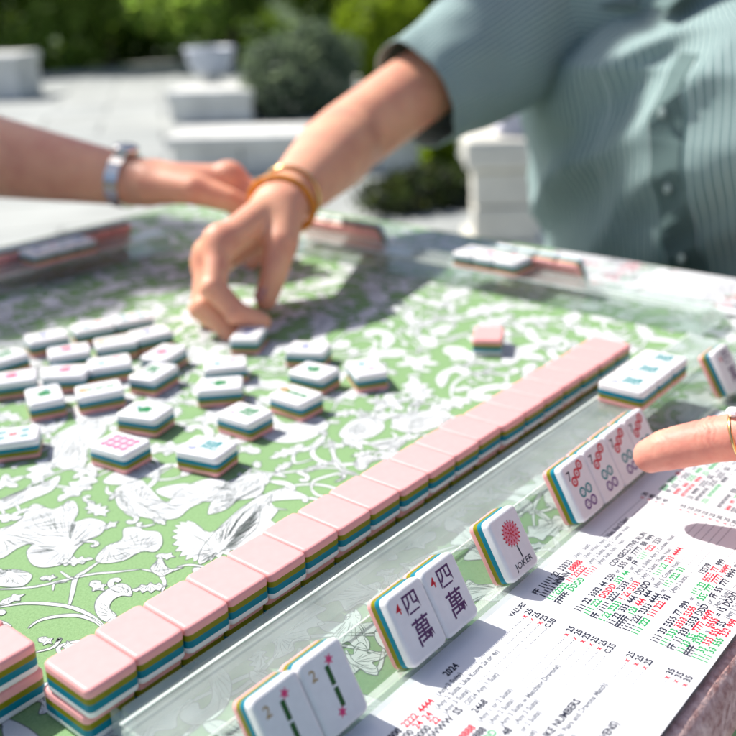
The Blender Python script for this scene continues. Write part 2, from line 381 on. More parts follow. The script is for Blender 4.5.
for i, (s_, lb) in enumerate(hedge):
    q = HC+RT*s_+FW*(.25*math.sin(i*2.1))
    rr = random.Random(i)
    cl = [((rr.uniform(-.7, .7), rr.uniform(-.4, .4), .35+.42*j), (.62+rr.uniform(-.1, .25), .55, .40)) for j in range(6)]+[((rr.uniform(-.8, .8), -.3, rr.uniform(.7, 1.8)), (.45, .4, .4)) for j in range(4)]
    plant('hedge_shrub', q.x, q.y, cl, 5200, .085, 'dark' if i in (0, 3, 5) else 'mid', 10+i, lb, 'shrub', (.07, 1.2))
for i, s_ in enumerate((-5.5, -2.4, .8, 3.9, 6.8)):
    q = HC+RT*s_+FW*2.6; rr = random.Random(40+i)
    cl = [((rr.uniform(-1.3, 1.3), rr.uniform(-.6, .6), .6+.55*j), (1.3, .9, .75)) for j in range(5)]
    lb = ['dark tree behind the left end of the hedge', 'dark tree behind the hedge left of the urn', 'dark tree rising behind the hedge over the silver mound', 'dark tree behind the hedge over the lime bush', 'dark tree at the right behind the hedge'][i]
    plant('garden_tree', q.x, q.y, cl, 7000, .12, 'dark', 60+i, lb, 'tree', (.13, 2.2), .2)
plant('silver_bush', 5.45, 5.35, [((0, 0, .31), (.46, .42, .33)), ((.22, .1, .3), (.34, .34, .3)), ((-.22, 0, .25), (.3, .34, .28)), ((.05, -.1, .55), (.2, .2, .18)), ((-.3, .1, .42), (.17, .18, .16)), ((.36, -.1, .45), (.16, .16, .15))], 7500, .03, 'silver', 80, 'rounded silver-green bush mounding behind the stone wall', 'bush', (.03, .2), .75)
plant('lime_bush', 7.85, 6.55, [((0, 0, .46), (.58, .5, .48)), ((.35, 0, .38), (.4, .35, .37))], 6200, .045, 'lime', 81, 'bright lime-green rounded bush near the hedge', 'bush', (.03, .25), .75)
plant('grass_clump', 3.78, 2.74, [((0, 0, .30), (.075, .075, .32)), ((.03, .02, .15), (.085, .085, .16))], 1400, .05, 'lime', 82, 'narrow lime-green plant beside the cream pedestal', 'plant', (.015, .2), .2)
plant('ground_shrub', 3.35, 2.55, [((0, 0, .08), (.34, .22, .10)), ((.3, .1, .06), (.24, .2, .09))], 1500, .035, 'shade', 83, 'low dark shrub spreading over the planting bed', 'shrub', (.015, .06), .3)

tr = random.Random(21); TC = []  # unseen tree added; leaf clumps set along sun rays to cast shade
for i in range(9):
    x, y, z, q = tr.uniform(.80, 1.1), tr.uniform(-.3, .2), tr.uniform(-.34, .0), tr.uniform(1.9, 2.6)
    if y > .06 and z > -.08 and tr.random() < .75: continue
    TC.append(((x-.12*q-.95, y+.85*q-3.0, z+q+.76), (tr.uniform(.04, .085), tr.uniform(.04, .08), tr.uniform(.03, .06))))
for i in range(72):
    x, y, q = tr.uniform(.14, .50), tr.uniform(.50, .70), tr.uniform(1.9, 2.6)
    TC.append(((x-.12*q-.95, y+.85*q-3.0, q+.76), (tr.uniform(.05, .08), tr.uniform(.05, .075), tr.uniform(.03, .05))))
plant('shade_tree', .95, 3.0, TC, 11000, .028, 'mid', 90, 'unseen leafy tree added to shade the far rack and the striped shirt', 'tree', (.07, 2.6), .1)
# ------------------------------------------------------------------ table
TX0, TX1, TY0, TY1 = -.19, .675, -.157, .715
t = empty('game_table', (.2425, .279, -.75))
b = MB(); b.box(TX0-.2425+.004, TX1-.2425-.004, TY0-.279+.004, TY1-.279-.004, .722, .7465); obj('tabletop', bevel_mesh(b.mesh('tabletop'), .006), M['wood'], t)
for sx in (-1, 1):
    for sy in (-1, 1):
        b = MB(); b.box(sx*.39-.022, sx*.39+.022, sy*.39-.022, sy*.39+.022, 0, .72); obj('leg', bevel_mesh(b.mesh('leg'), .004), M['wood'], t)
b = MB()
b.box(-.37, .37, -.395, -.38, .64, .72); b.box(-.37, .37, .38, .395, .64, .72); b.box(-.395, -.38, -.37, .37, .64, .72); b.box(.38, .395, -.37, .37, .64, .72)
obj('apron', b.mesh('apron'), M['wood'], t)
tag(t, 'square wooden card table hidden under the green and white cloth', 'table')
# tablecloth: top sheet, skirt, printed motifs
BLOBS = {'flower': [[0.0518, 0.1764], [0.0618, 0.1739], [0.071, 0.1729], [0.086, 0.1828], [0.0889, 0.169], [0.1004, 0.1688], [0.0958, 0.1562], [0.0882, 0.1485], [0.0952, 0.1448], [0.0969, 0.1334], [0.0892, 0.1268], [0.0811, 0.1269], [0.0733, 0.1241], [0.0645, 0.118], [0.0559, 0.1224], [0.0535, 0.1307], [0.058, 0.1428], [0.0645, 0.1473], [0.0572, 0.1494], [0.0469, 0.1477], [0.0433, 0.1608]], 'bud_small': [[0.0385, 0.1391], [0.0461, 0.1335], [0.0486, 0.1225], [0.0419, 0.1173], [0.0363, 0.1228], [0.0339, 0.1309]], 'rosebud': [[0.0743, 0.1095], [0.0839, 0.1147], [0.0924, 0.1137], [0.0991, 0.1215], [0.1043, 0.117], [0.1043, 0.1112], [0.1075, 0.1039], [0.1023, 0.0943], [0.0953, 0.0907], [0.0912, 0.0964], [0.0814, 0.0969], [0.0739, 0.1032]], 'flame': [[0.0842, 0.0802], [0.0895, 0.0831], [0.0942, 0.0852], [0.09, 0.0737], [0.0949, 0.0688], [0.0878, 0.0703], [0.0835, 0.0713]], 'paisley': [[0.0522, 0.0776], [0.0586, 0.0823], [0.0684, 0.0828], [0.0699, 0.076], [0.066, 0.0697], [0.0635, 0.0733], [0.0592, 0.0738], [0.0546, 0.0699], [0.0534, 0.0629], [0.0499, 0.0606], [0.0476, 0.0637], [0.0483, 0.07]], 'feather': [[0.1101, 0.0974], [0.118, 0.1037], [0.124, 0.0994], [0.1221, 0.0833], [0.133, 0.0825], [0.1491, 0.0871], [0.1697, 0.0903], [0.1524, 0.0641], [0.1327, 0.0571], [0.1168, 0.0588], [0.1077, 0.0611], [0.1014, 0.0664], [0.0989, 0.0751], [0.1023, 0.0861]], 'curl_top': [[0.1226, 0.1607], [0.1357, 0.1579], [0.134, 0.1478], [0.1287, 0.1255], [0.1417, 0.1301], [0.1575, 0.1284], [0.163, 0.117], [0.1467, 0.1097], [0.1328, 0.1102], [0.1215, 0.1076], [0.1136, 0.1176], [0.1098, 0.1364], [0.1141, 0.1494]], 'curl_right': [[0.1344, 0.0985], [0.146, 0.1074], [0.1626, 0.1107], [0.1815, 0.1085], [0.1752, 0.0961], [0.1543, 0.0957], [0.1424, 0.0934], [0.135, 0.0959]], 'leafband': [[0.0731, 0.201], [0.0861, 0.2023], [0.102, 0.2003], [0.1125, 0.1995], [0.1009, 0.1881], [0.0864, 0.1886], [0.0713, 0.1907]], 'q1': [[0.1081, 0.0729], [0.1223, 0.0801], [0.1366, 0.085], [0.1516, 0.0885], [0.1642, 0.0886], [0.1753, 0.0851], [0.1774, 0.0739], [0.1759, 0.066], [0.1704, 0.0718], [0.1621, 0.0797], [0.1525, 0.0777], [0.1446, 0.0701], [0.1352, 0.0655], [0.1246, 0.0632], [0.1143, 0.0643], [0.1008, 0.0641]], 'o1': [[0.2202, 0.0733], [0.2301, 0.0755], [0.2336, 0.0684], [0.231, 0.0639], [0.2255, 0.0657], [0.2191, 0.0629], [0.2155, 0.0641], [0.2157, 0.0678]], 'o2': [[0.2431, 0.0825], [0.2514, 0.0793], [0.2593, 0.0725], [0.2579, 0.0655], [0.2473, 0.0655], [0.2413, 0.0721]], 's1': [[0.2762, 0.0921], [0.2906, 0.0896], [0.305, 0.0781], [0.3017, 0.0644], [0.2845, 0.0624], [0.2713, 0.0685], [0.2671, 0.0789]], 's2': [[0.2424, 0.1058], [0.2623, 0.1122], [0.2739, 0.1047], [0.2659, 0.0892], [0.2499, 0.0867], [0.2408, 0.0956]], 's3': [[0.2521, 0.1948], [0.243, 0.1682], [0.2346, 0.1434], [0.2535, 0.1342], [0.246, 0.118], [0.2232, 0.1167], [0.2122, 0.1325], [0.2196, 0.156]], 'w1': [[0.1382, 0.2475], [0.1589, 0.2527], [0.173, 0.2507], [0.1631, 0.2288], [0.1423, 0.2166], [0.1278, 0.1984], [0.1181, 0.2047], [0.1208, 0.2235]], 'w2': [[0.1449, 0.2822], [0.1543, 0.2732], [0.1452, 0.2547], [0.1346, 0.2612]], 'w3': [[0.1334, 0.1407], [0.1475, 0.1343], [0.1539, 0.1182], [0.1712, 0.1146], [0.1809, 0.1079], [0.1643, 0.0901], [0.1481, 0.0999], [0.1337, 0.123]], 'w4': [[0.1735, 0.279], [0.1863, 0.2506], [0.1719, 0.234], [0.1572, 0.2463]]}
VINES = {'v1': ([[0.0749, 0.106], [0.0659, 0.1043], [0.0592, 0.1028], [0.0518, 0.0942], [0.0443, 0.0855]], 1.6), 'v2': ([[0.0313, 0.1263], [0.0397, 0.1166], [0.0467, 0.1106], [0.0644, 0.1005], [0.0736, 0.0916], [0.082, 0.0839]], 1.2), 'v3': ([[0.0929, 0.0716], [0.098, 0.0675], [0.102, 0.0569]], 1.0), 'v4': ([[0.082, 0.0839], [0.0844, 0.0751], [0.0818, 0.0665], [0.0759, 0.0606]], 1.3), 'v5': ([[0.0237, 0.1127], [0.0331, 0.1055], [0.0397, 0.0963], [0.0448, 0.0848], [0.0465, 0.0712], [0.0451, 0.0588]], 1.5), 'v6': ([[0.0251, 0.0864], [0.0309, 0.0876], [0.0372, 0.084], [0.0431, 0.0768], [0.0453, 0.0669], [0.0439, 0.0572]], 1.5), 'v7': ([[0.018, 0.0692], [0.0244, 0.0662], [0.0295, 0.069], [0.0272, 0.0682]], 1.2), 'v8': ([[0.0582, 0.1141], [0.0578, 0.1048], [0.0593, 0.1026]], 1.0), 'v9': ([[0.0473, 0.1027], [0.0509, 0.1071], [0.0552, 0.1036]], 0.8), 'v10': ([[0.0495, 0.1521], [0.056, 0.1538], [0.0624, 0.1503], [0.0641, 0.1451]], 1.4), 'v11': ([[0.2345, 0.1037], [0.2238, 0.0929], [0.2125, 0.0802], [0.2089, 0.0696], [0.2105, 0.0596]], 1.6), 'v12': ([[0.1838, 0.0716], [0.1905, 0.0768], [0.1981, 0.0754], [0.2069, 0.0706], [0.211, 0.0628]], 1.6), 'v13': ([[0.1838, 0.0716], [0.1811, 0.0648], [0.1832, 0.0583]], 1.3), 'v14': ([[0.1797, 0.1243], [0.1831, 0.1047], [0.1938, 0.0931], [0.2072, 0.0812], [0.2118, 0.0639]], 1.4), 'v15': ([[0.2352, 0.1078], [0.2201, 0.0892], [0.2114, 0.0716]], 1.4)}
cl = MB(); Z0 = -.0018
def skirt_ring(off, z, wob=0):
    P = []; n = 60
    cs = [(TX0-off, TY0-off), (TX1+off, TY0-off), (TX1+off, TY1+off), (TX0-off, TY1+off)]
    for i in range(4):
        a, b2 = Vector(cs[i]), Vector(cs[(i+1) % 4]); d = (b2-a).normalized(); nn = Vector((d.y, -d.x))
        for k in range(n):
            q = a.lerp(b2, k/n)+nn*wob*math.sin(k*.9+i)*(1 if z < -.03 else 0); P.append((q.x, q.y, z))
    return P
cl.rings([skirt_ring(.0, 0), skirt_ring(.0035, -.0015), skirt_ring(.006, -.008), skirt_ring(.009, -.06, .003), skirt_ring(.014, -.16, .008), skirt_ring(.018, -.26, .014)], 0, True, (True, False))
from mathutils.geometry import tessellate_polygon
PRINT_OCC = []
def fill(pts, z, mi):
    P = [Vector((p[0], p[1], z)) for p in pts]
    cl.add(P, [tuple(x) if True else x for x in tessellate_polygon([P])], mi)
def ribbon(pts, wd, z, mi, closed=False, taper=False):
    P = [Vector((p[0], p[1], 0)) for p in pts]; n = len(P); L = []
    for i in range(n):
        a = P[i-1] if (i or closed) else P[0]; b_ = P[(i+1) % n] if (i < n-1 or closed) else P[-1]
        d = (b_-a); d = d.normalized() if d.length else Vector((1, 0, 0)); nn = Vector((-d.y, d.x, 0))
        ww = wd*(math.sin(math.pi*(i+.6)/(n+.2))**.5 if taper else 1)
        L.append((P[i]+nn*ww/2, P[i]-nn*ww/2))
    vs = [(*q[:2], z) for ab in L for q in ab]; fs = [(2*i, 2*i+1, 2*i+3, 2*i+2) for i in range(n-1)]
    if closed: fs.append((2*n-2, 2*n-1, 1, 0))
    cl.add(vs, fs, mi)
ZW, ZI = .00012, .00024
def inside(p, poly):
    c = False; n = len(poly)
    for i in range(n):
        x1, y1 = poly[i][:2]; x2, y2 = poly[i-1][:2]
        if (y1 > p[1]) != (y2 > p[1]) and p[0] < (x2-x1)*(p[1]-y1)/(y2-y1)+x1: c = not c
    return c
def intable(pts, m=.004): return all(TX0+m < p[0] < TX1-m and TY0+m < p[1] < TY1-m for p in pts)
def hatch(poly, seed, dens=1.0, lw=.00028):
    rr = random.Random(seed); xs = [p[0] for p in poly]; ys = [p[1] for p in poly]
    cx, cy = sum(xs)/len(xs), sum(ys)/len(ys)
    # radiating engraved strokes from a root point inside the shape
    root = poly[rr.randrange(len(poly))]; root = (root[0]*.75+cx*.25, root[1]*.75+cy*.25)
    last = None
    for p in poly:
        if last is not None and math.hypot(p[0]-last[0], p[1]-last[1]) < .0025: continue
        last = p
        for f in (1,):
            s0 = rr.uniform(.18, .45); s1 = rr.uniform(.72, .93); bend = rr.uniform(-.0012, .0012)
            if rr.random() > dens: continue
            dx, dy = p[0]-root[0], p[1]-root[1]; pts = []
            for k in range(6):
                s_ = s0+(s1-s0)*k/5; bb = bend*math.sin(k/5*math.pi)
                q = (root[0]+dx*s_-dy*bb*40, root[1]+dy*s_+dx*bb*40)
                if not inside(q, poly): break
                pts.append(q)
            if len(pts) > 2: ribbon(pts, lw, ZI, 2, taper=True)
NB = [0]
def blob(pts, seed, n=4, dens=.9):
    NB[0] += 1; zz = ZW+(NB[0] % 97)*.0000011
    lp = smooth_loop(pts, n)
    if not intable(lp): return
    fill(lp, zz, 1); ribbon(lp, .00042, ZI, 2, True); hatch(lp, seed, dens); PRINT_OCC.append(lp)
def vine(pts, wd, n=8):
    sp = smooth_line(pts, n)
    if not intable(sp): return
    NB[0] += 1; ribbon(sp, wd, ZW-.00006+(NB[0] % 20)*.0000022, 1, taper=True)
    for sgn in (-1, 1):
        off = []
        for i, p in enumerate(sp):
            d = (sp[min(i+1, len(sp)-1)]-sp[max(i-1, 0)]).normalized(); ww = wd*(math.sin(math.pi*(i+.6)/(len(sp)+.2))**.5)
            off.append(p+Vector((-d.y, d.x, 0))*sgn*ww*.5)
        ribbon(off, .0003, ZI-.00003, 2)
for i, (k_, pts) in enumerate(BLOBS.items()):
    if k_ == 'feather':       # serrated outline
        sp = smooth_loop(pts, 4); out = []; cx = sum(p.x for p in sp)/len(sp); cy = sum(p.y for p in sp)/len(sp)
        for j, p in enumerate(sp):
            s_ = 1.0 if j % 2 else .86
            out.append((cx+(p.x-cx)*s_, cy+(p.y-cy)*s_))
        if intable(out):
            fill(out, ZW-.00001, 1); ribbon(out, .00036, ZI, 2, True); hatch(out, i, .45); PRINT_OCC.append(out)
    else:
        blob(pts, i); hatch(smooth_loop(pts, 4), i+31, .8)
for k_, (pts, wd) in VINES.items(): vine(pts, wd*.0016)
# library motifs elsewhere
def xf(pts, x, y, a, s, mir=1):
    c_, s_ = math.cos(a), math.sin(a); return [(x+s*(c_*px*mir-s_*py), y+s*(s_*px*mir+c_*py)) for px, py in pts]
LIB_LEAF = [(-1, 0), (-.7, .28), (-.45, .2), (-.3, .5), (-.02, .32), (.2, .62), (.42, .36), (.7, .5), (.82, .2), (1.15, .1), (.8, -.05), (.62, -.34), (.35, -.2), (.1, -.5), (-.12, -.24), (-.42, -.4), (-.6, -.14)]
LIB_FLOWER = [(math.cos(t)*(.72+.28*math.cos(5*t)), math.sin(t)*(.72+.28*math.cos(5*t))) for t in [2*math.pi*i/20 for i in range(20)]]
LIB_CURL = [(-1, -.1), (-.5, .35), (.1, .5), (.7, .35), (.95, -.05), (.75, -.4), (.4, -.42), (.3, -.15), (.5, -.05), (.35, .1), (0, .1), (-.4, -.05)]
LIB_BUD = [(-.6, 0), (-.25, .35), (.2, .3), (.45, .5), (.6, .18), (.95, .05), (.6, -.15), (.45, -.48), (.15, -.3), (-.25, -.33)]
rr = random.Random(5); cents = [(sum(p[0] for p in q)/len(q), sum(p[1] for p in q)/len(q), max(max(p[0] for p in q)-min(p[0] for p in q), max(p[1] for p in q)-min(p[1] for p in q))/2) for q in PRINT_OCC]
VB = [p for pts, _ in VINES.values() for p in pts]
tries = 0
for s0 in (.027, .020, .015, .011, .008, .006):
    for _ in range({.027: 420, .020: 1500, .015: 2600, .011: 4200, .008: 5600, .006: 6000}[s0]):
        x, y = rr.uniform(TX0+.01, TX1-.01), rr.uniform(TY0+.01, TY1-.01); s_ = s0*rr.uniform(.85, 1.1)
        if any((x-a)**2+(y-b_)**2 < (s_*.68+r_*.68)**2 for a, b_, r_ in cents): continue
        near = min((x-p[0])**2+(y-p[1])**2 for p in VB)
        if near < (s_*.9)**2: continue
        lib = rr.choice([LIB_LEAF, LIB_LEAF, LIB_FLOWER, LIB_CURL, LIB_BUD] if s0 > .009 else [LIB_LEAF, LIB_BUD, LIB_CURL])
        a = rr.uniform(0, 6.28); pts = xf(lib, x, y, a, s_, rr.choice((-1, 1)))
        if not intable(pts): continue
        sd = rr.randrange(9999); far = x > .33 or y > .4
        blob(pts, sd, 3 if far else 4, .5 if far else .9); cents.append((x, y, s_))
        if s0 > .012:
            e = (x+s_*1.2*math.cos(a), y+s_*1.2*math.sin(a)); g = rr.uniform(-1.5, 1.5)
            vine([(x+s_*.8*math.cos(a), y+s_*.8*math.sin(a)), (e[0]+.3*s_*math.cos(a+g), e[1]+.3*s_*math.sin(a+g)), (e[0]+1.0*s_*math.cos(a+g), e[1]+1.0*s_*math.sin(a+g)), (e[0]+1.2*s_*math.cos(a+1.8*g), e[1]+1.2*s_*math.sin(a+1.8*g))], .0022, 6)
for _ in range(240):
    x, y = rr.uniform(TX0+.02, TX1-.02), rr.uniform(TY0+.02, TY1-.02); a = rr.uniform(0, 6.28); tn = rr.choice((-1, 1)); st = rr.uniform(.010, .018); P = [(x, y)]
    near = min((x-p[0])**2+(y-p[1])**2 for p in VB)
    if near < .03**2 or (x < .17 and y < .2): continue
    for k_ in range(9):
        a += tn*(.12+.09*k_); P.append((P[-1][0]+st*math.cos(a)*(1-.06*k_), P[-1][1]+st*math.sin(a)*(1-.06*k_)))
    vine(P, rr.uniform(.0022, .0042), 4)
cloth = obj('tablecloth', cl.mesh('tablecloth'), [M['cloth_green'], M['cloth_white'], M['cloth_ink']], None)
tag(cloth, 'green tablecloth with white engraved flowers, leaves and vines over the card table', 'tablecloth')
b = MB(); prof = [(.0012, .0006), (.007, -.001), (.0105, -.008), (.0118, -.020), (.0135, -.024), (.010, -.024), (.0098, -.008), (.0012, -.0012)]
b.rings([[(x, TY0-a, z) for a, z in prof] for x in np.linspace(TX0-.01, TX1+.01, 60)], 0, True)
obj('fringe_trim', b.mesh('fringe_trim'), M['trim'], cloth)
# ------------------------------------------------------------------ racks
def make_rack(label, loc, rz, L=.474):
    r = empty('tile_rack', loc, rz); x0, x1 = -L/2, L/2
    b = MB(); b.box(x0, x1, -.1445, -.0005, .0003, .0022); obj('base_plate', bevel_mesh(b.mesh('base_plate'), .0004, 1), M['acryl'], r)
    b = MB(); b.box(x0, x1, -.0026, -.0002, .0024, .0164); obj('back_wall', bevel_mesh(b.mesh('back_wall'), .0004, 1), M['acryl'], r)
    b = MB(); b.box(x0, x1, -.0305, 0, .0166, .019); obj('top_ledge', bevel_mesh(b.mesh('top_ledge'), .0006, 2), M['acryl_top'], r)
    for ya, yb in ((-.0302, -.0297), (-.0009, .0003)):  # thin pale strips stand in for the highlights on both ledge edges
        b = MB(); b.box(x0, x1, ya, yb, .0191, .0196); obj('edge_highlight', b.mesh('edge_highlight'), M['acryl_highlight'], r)
    # tilted rest the hand tiles lean on, and the small sloped seat under them
    th = .5158; up = Vector((0, math.sin(th), math.cos(th))); n_ = Vector((0, -math.cos(th), math.sin(th)))
    p0 = Vector((0, -.0457, .0026))
    b = MB()
    q = [p0-n_*.0004, p0+up*.0185-n_*.0004, p0+up*.0185-n_*.0026, p0-n_*.0026]
    b.rings([[Vector((x, 0, 0))+v for v in q] for x in (x0, x1)], 0, False); obj('tilted_rest', b.mesh('tilted_rest'), M['acryl_rest'], r)
    b = MB(); q = [p0-up*.0003, p0-up*.0003+n_*.0085, Vector((0, (p0+n_*.0085).y, .0024)), Vector((0, p0.y, .0024))]
    b.rings([[Vector((x, 0, 0))+v for v in q] for x in (x0, x1)], 0, False); obj('sloped_seat', b.mesh('sloped_seat'), M['acryl_edge'], r)
    for x in (x0, x1):
        s_ = 1 if x > 0 else -1; b = MB(); xa = x-s_*.0026
        prof = [(-.0003, .0024), (-.0003, .0164), (-.0300, .0164), (-.0425, .0060), (-.0455, .0024)]
        b.rings([[(xx, y, z) for y, z in prof] for xx in sorted((xa, x))], 0, False); obj('end_panel', b.mesh('end_panel'), M['acryl_edge'], r)
    return tag(r, label, 'tile rack', 'clear acrylic tile racks')
make_rack('clear acrylic tile rack in the foreground, holding the leaning hand tiles', (.2385, -.0160, .0001), 0)
make_rack('clear acrylic tile rack in front of the person in the striped green shirt', (.5190, .232, .0001), math.pi/2)
make_rack('clear acrylic tile rack at the far left in shadow under the watch arm', (.225, .5420, .0001), math.pi)
# clear pusher bar lying between the long wall and the front rack
ps = empty('tile_pusher', (.226, -.0041, .0002), R_(-.25))
b = MB(); b.box(-.214, .214, -.0030, .0030, 0, .0112); obj('bar', bevel_mesh(b.mesh('bar'), .0008, 2), M['acryl_bar'], ps)
b = MB(); b.box(-.217, -.2142, -.0060, .0060, 0, .0105); obj('end_stop', bevel_mesh(b.mesh('end_stop'), .0007, 2), M['acryl_edge'], ps)
tag(ps, 'clear acrylic pusher bar along the foot of the long pink tile wall', 'pusher')
# ------------------------------------------------------------------ tiles
TW, TL, TT = .0220, .0293, .0127
def rr_ring(inset, z, rad, seg=5):
    hx, hy = TW/2-.00008-inset, TL/2-.00008-inset; r = max(rad-inset*.6, .0006); P = []
    for cx, cy, a0 in ((hx-r, hy-r, 0), (-hx+r, hy-r, 90), (-hx+r, -hy+r, 180), (hx-r, -hy+r, 270)):
        for k in range(seg+1):
            a = R_(a0+90*k/seg); P.append((cx+r*math.cos(a), cy+r*math.sin(a), z))
    return P
BR = .0016; HB = [0, .25*TT, .45*TT, .67*TT, TT]
def layer(name, i, flip):
    H_ = [0, .29*TT, .50*TT, .75*TT, TT] if flip else HB
    b = MB(); z0, z1 = H_[i], H_[i+1]; rings = []
    if i == 0: rings += [rr_ring(BR*(1-math.sin(a)), BR*(1-math.cos(a)), .0026) for a in [R_(90*k/4) for k in range(5)]]
    else: rings.append(rr_ring(0.00004, z0, .0026))
    if i == 3: rings += [rr_ring(BR*(1-math.cos(a)), z1-BR*(1-math.sin(a)), .0026) for a in [R_(90*k/4) for k in range(5)]]
    else: rings.append(rr_ring(0.00004, z1, .0026))
    if flip: rings = [[(x, -y, TT-z) for x, y, z in r] for r in rings]
    b.rings(rings, 0, True)
    me = b.mesh(name)
    for p in me.polygons:
        if p.area > TW*TL*.6: p.use_smooth = False
    return me
LAY = [('pink_back', 'pink'), ('olive_layer', 'olive'), ('teal_layer', 'teal'), ('white_face', 'white')]
TM = {f: [layer(n_, i, f) for i, (n_, _) in enumerate(LAY)] for f in (False, True)}
for f in TM:
    for me, (_, m) in zip(TM[f], LAY): me.materials.append(M[m])
GL = text_prepare(['7', '2', '4', '四', '萬', 'JOKER', '3', 'F', '6', '8', '1', '5'], .010)
class Mark(MB):
    Z = TT+.00006
    def txt(s, st, x, y, size, mi, rot=0, sx=1):
        v, f, x1 = GL[st]; vs = []
        for p in v:
            px, py = (p[0]-x1/2)*size*sx, (p[1]-.35)*size
            vs.append((x+px*math.cos(rot)-py*math.sin(rot), y+px*math.sin(rot)+py*math.cos(rot), s.Z))
        s.add(vs, f, mi)
    def disc(s, x, y, r, mi, n=20, dz=0): s.add([(x+r*math.cos(t), y+r*math.sin(t), s.Z+dz) for t in [2*math.pi*i/n for i in range(n)]], [list(range(n))], mi)
    def ring(s, x, y, r0, r1, mi, n=22, dz=0):
        vs = [(x+r*math.cos(t), y+r*math.sin(t), s.Z+dz) for t in [2*math.pi*i/n for i in range(n)] for r in (r0, r1)]
        s.add(vs, [(2*i, 2*i+1, (2*i+3) % (2*n), (2*i+2) % (2*n)) for i in range(n)], mi)
    def rect(s, x, y, w_, h, mi, rot=0, dz=0):
        P = [(-w_/2, -h/2), (w_/2, -h/2), (w_/2, h/2), (-w_/2, h/2)]
        s.add([(x+a*math.cos(rot)-b_*math.sin(rot), y+a*math.sin(rot)+b_*math.cos(rot), s.Z+dz) for a, b_ in P], [(0, 1, 2, 3)], mi)
    def star(s, x, y, r0, r1, k, mi, dz=0, rot=0):
        s.add([(x+(r1 if i % 2 else r0)*math.cos(rot+math.pi*i/k), y+(r1 if i % 2 else r0)*math.sin(rot+math.pi*i/k), s.Z+dz) for i in range(2*k)], [list(range(2*k))], mi)
mm = .001
def mk_dots7():
    b = Mark(); b.txt('7', -7.0*mm, 8.4*mm, 6.6*mm, 3)
    for x, y in ((-4.4, 4.6), (-.2, 7.4), (4.0, 10.2)):
        b.ring(x*mm, y*mm, 1.45*mm, 2.55*mm, 0); b.star(x*mm, y*mm, 1.15*mm, .45*mm, 6, 0)
    for x, y, c in ((-1.9, -2.0, 1), (3.6, -2.0, 1), (-1.9, -8.3, 2), (3.6, -8.3, 2)):
        b.ring(x*mm, y*mm, 1.65*mm, 2.6*mm, c)
        for q in range(4): b.disc((x+1.0*math.cos(q*1.57+.78))*mm, (y+1.0*math.sin(q*1.57+.78))*mm, .34*mm, c, 8)
    return b, ['ink_red', 'ink_teal', 'ink_violet', 'ink_navy']
def mk_crak4():
    b = Mark(); b.txt('4', -6.6*mm, 8.2*mm, 6*mm, 0); b.txt('四', .6*mm, 7.4*mm, 9.6*mm, 1); b.txt('萬', .9*mm, -4.6*mm, 11.5*mm, 1, 0, .95)
    return b, ['ink_red', 'ink_purple']
def mk_joker():
    b = Mark(); cx, cy = .6*mm, 4.2*mm
    b.disc(cx, cy, 5.1*mm, 1, 28)
    for r, k in ((5.4, 18), (3.5, 12), (1.7, 7)):
        for i in range(k):
            a = 2*math.pi*i/k; b.rect(cx+r*mm*math.cos(a), cy+r*mm*math.sin(a), 1.25*mm, .72*mm, 0, a, .00003)
    b.disc(cx, cy, .6*mm, 0, 10, .00003)
    b.rect(1.2*mm, -4.6*mm, .75*mm, 6*mm, 2, .09); b.txt('JOKER', .9*mm, -9.6*mm, 4.0*mm, 2, 0, 1.12)
    return b, ['ink_red', 'ink_joker', 'ink_navy']
M['ink_joker'] = mat('ink_soft_pink', (.78, .26, .34), .5, .3)
M['ink_bam'] = mat('ink_bamboo', (.02, .10, .02), .5, .3)
def mk_bam2():
    b = Mark(); b.txt('2', -6.3*mm, 8.2*mm, 6*mm, 0)
    for y in (4.6, -3.6): b.rect(.6*mm, y*mm, 2.1*mm, 7.2*mm, 1)
    for x, y in ((2.6, 9.6), (-1.0, -8.6)): b.star(x*mm, y*mm, 2.3*mm, 1.0*mm, 6, 2, .00002)
    return b, ['ink_gold', 'ink_bam', 'ink_pink']
def mk_crak(t_, c1, c2):
    b = Mark(); b.txt(t_, -4.6*mm, 7.0*mm, 9*mm, 0); b.txt('萬', 1.4*mm, -3.0*mm, 13.5*mm, 1); return b, [c1, c2]
def mk_pinkgrid():
    b = Mark()
    for i in range(3):
        for j in range(4): b.ring((-5+5*i)*mm, (-8.4+5.2*j)*mm, 1.0*mm, 2.3*mm, 0); b.disc((-5+5*i)*mm, (-8.4+5.2*j)*mm, .7*mm, 0, 10)
    b.txt('8', -8.4*mm, 11*mm, 3.6*mm, 1); return b, ['ink_pink', 'ink_purple']
def mk_green():
    b = Mark(); b.star(0, 0, 6.2*mm, 3.4*mm, 5, 0, 0, .3); b.disc(0, 0, 4.4*mm, 0, 20, .00003); b.disc(2.5*mm, 6.3*mm, 1.7*mm, 1); return b, ['ink_green', 'ink_teal']
def mk_pinkflower():
    b = Mark(); b.star(1*mm, 1.4*mm, 6.0*mm, 3.6*mm, 7, 0); b.disc(1*mm, 1.4*mm, 1.3*mm, 1, 12, .00003); b.rect(0, -8*mm, .8*mm, 6*mm, 2); return b, ['ink_pink', 'ink_gold', 'ink_green']
def mk_bluedots():
    b = Mark()
    for x, y, c in ((-4, 6.5, 0), (4, 6.5, 0), (0, 0, 1), (-4, -6.5, 0), (4, -6.5, 0)): b.ring(x*mm, y*mm, 1.3*mm, 2.7*mm, c); b.disc(x*mm, y*mm, .8*mm, c, 10)
    return b, ['ink_teal', 'ink_red']
def mk_stick():
    b = Mark()
    for y in (6.6, -.2, -7): b.rect(-.2*mm, y*mm, 3.8*mm, 6.0*mm, 0)
    b.disc(.6*mm, 10.2*mm, 3.2*mm, 1, 14, .00003); return b, ['ink_green', 'ink_gold']
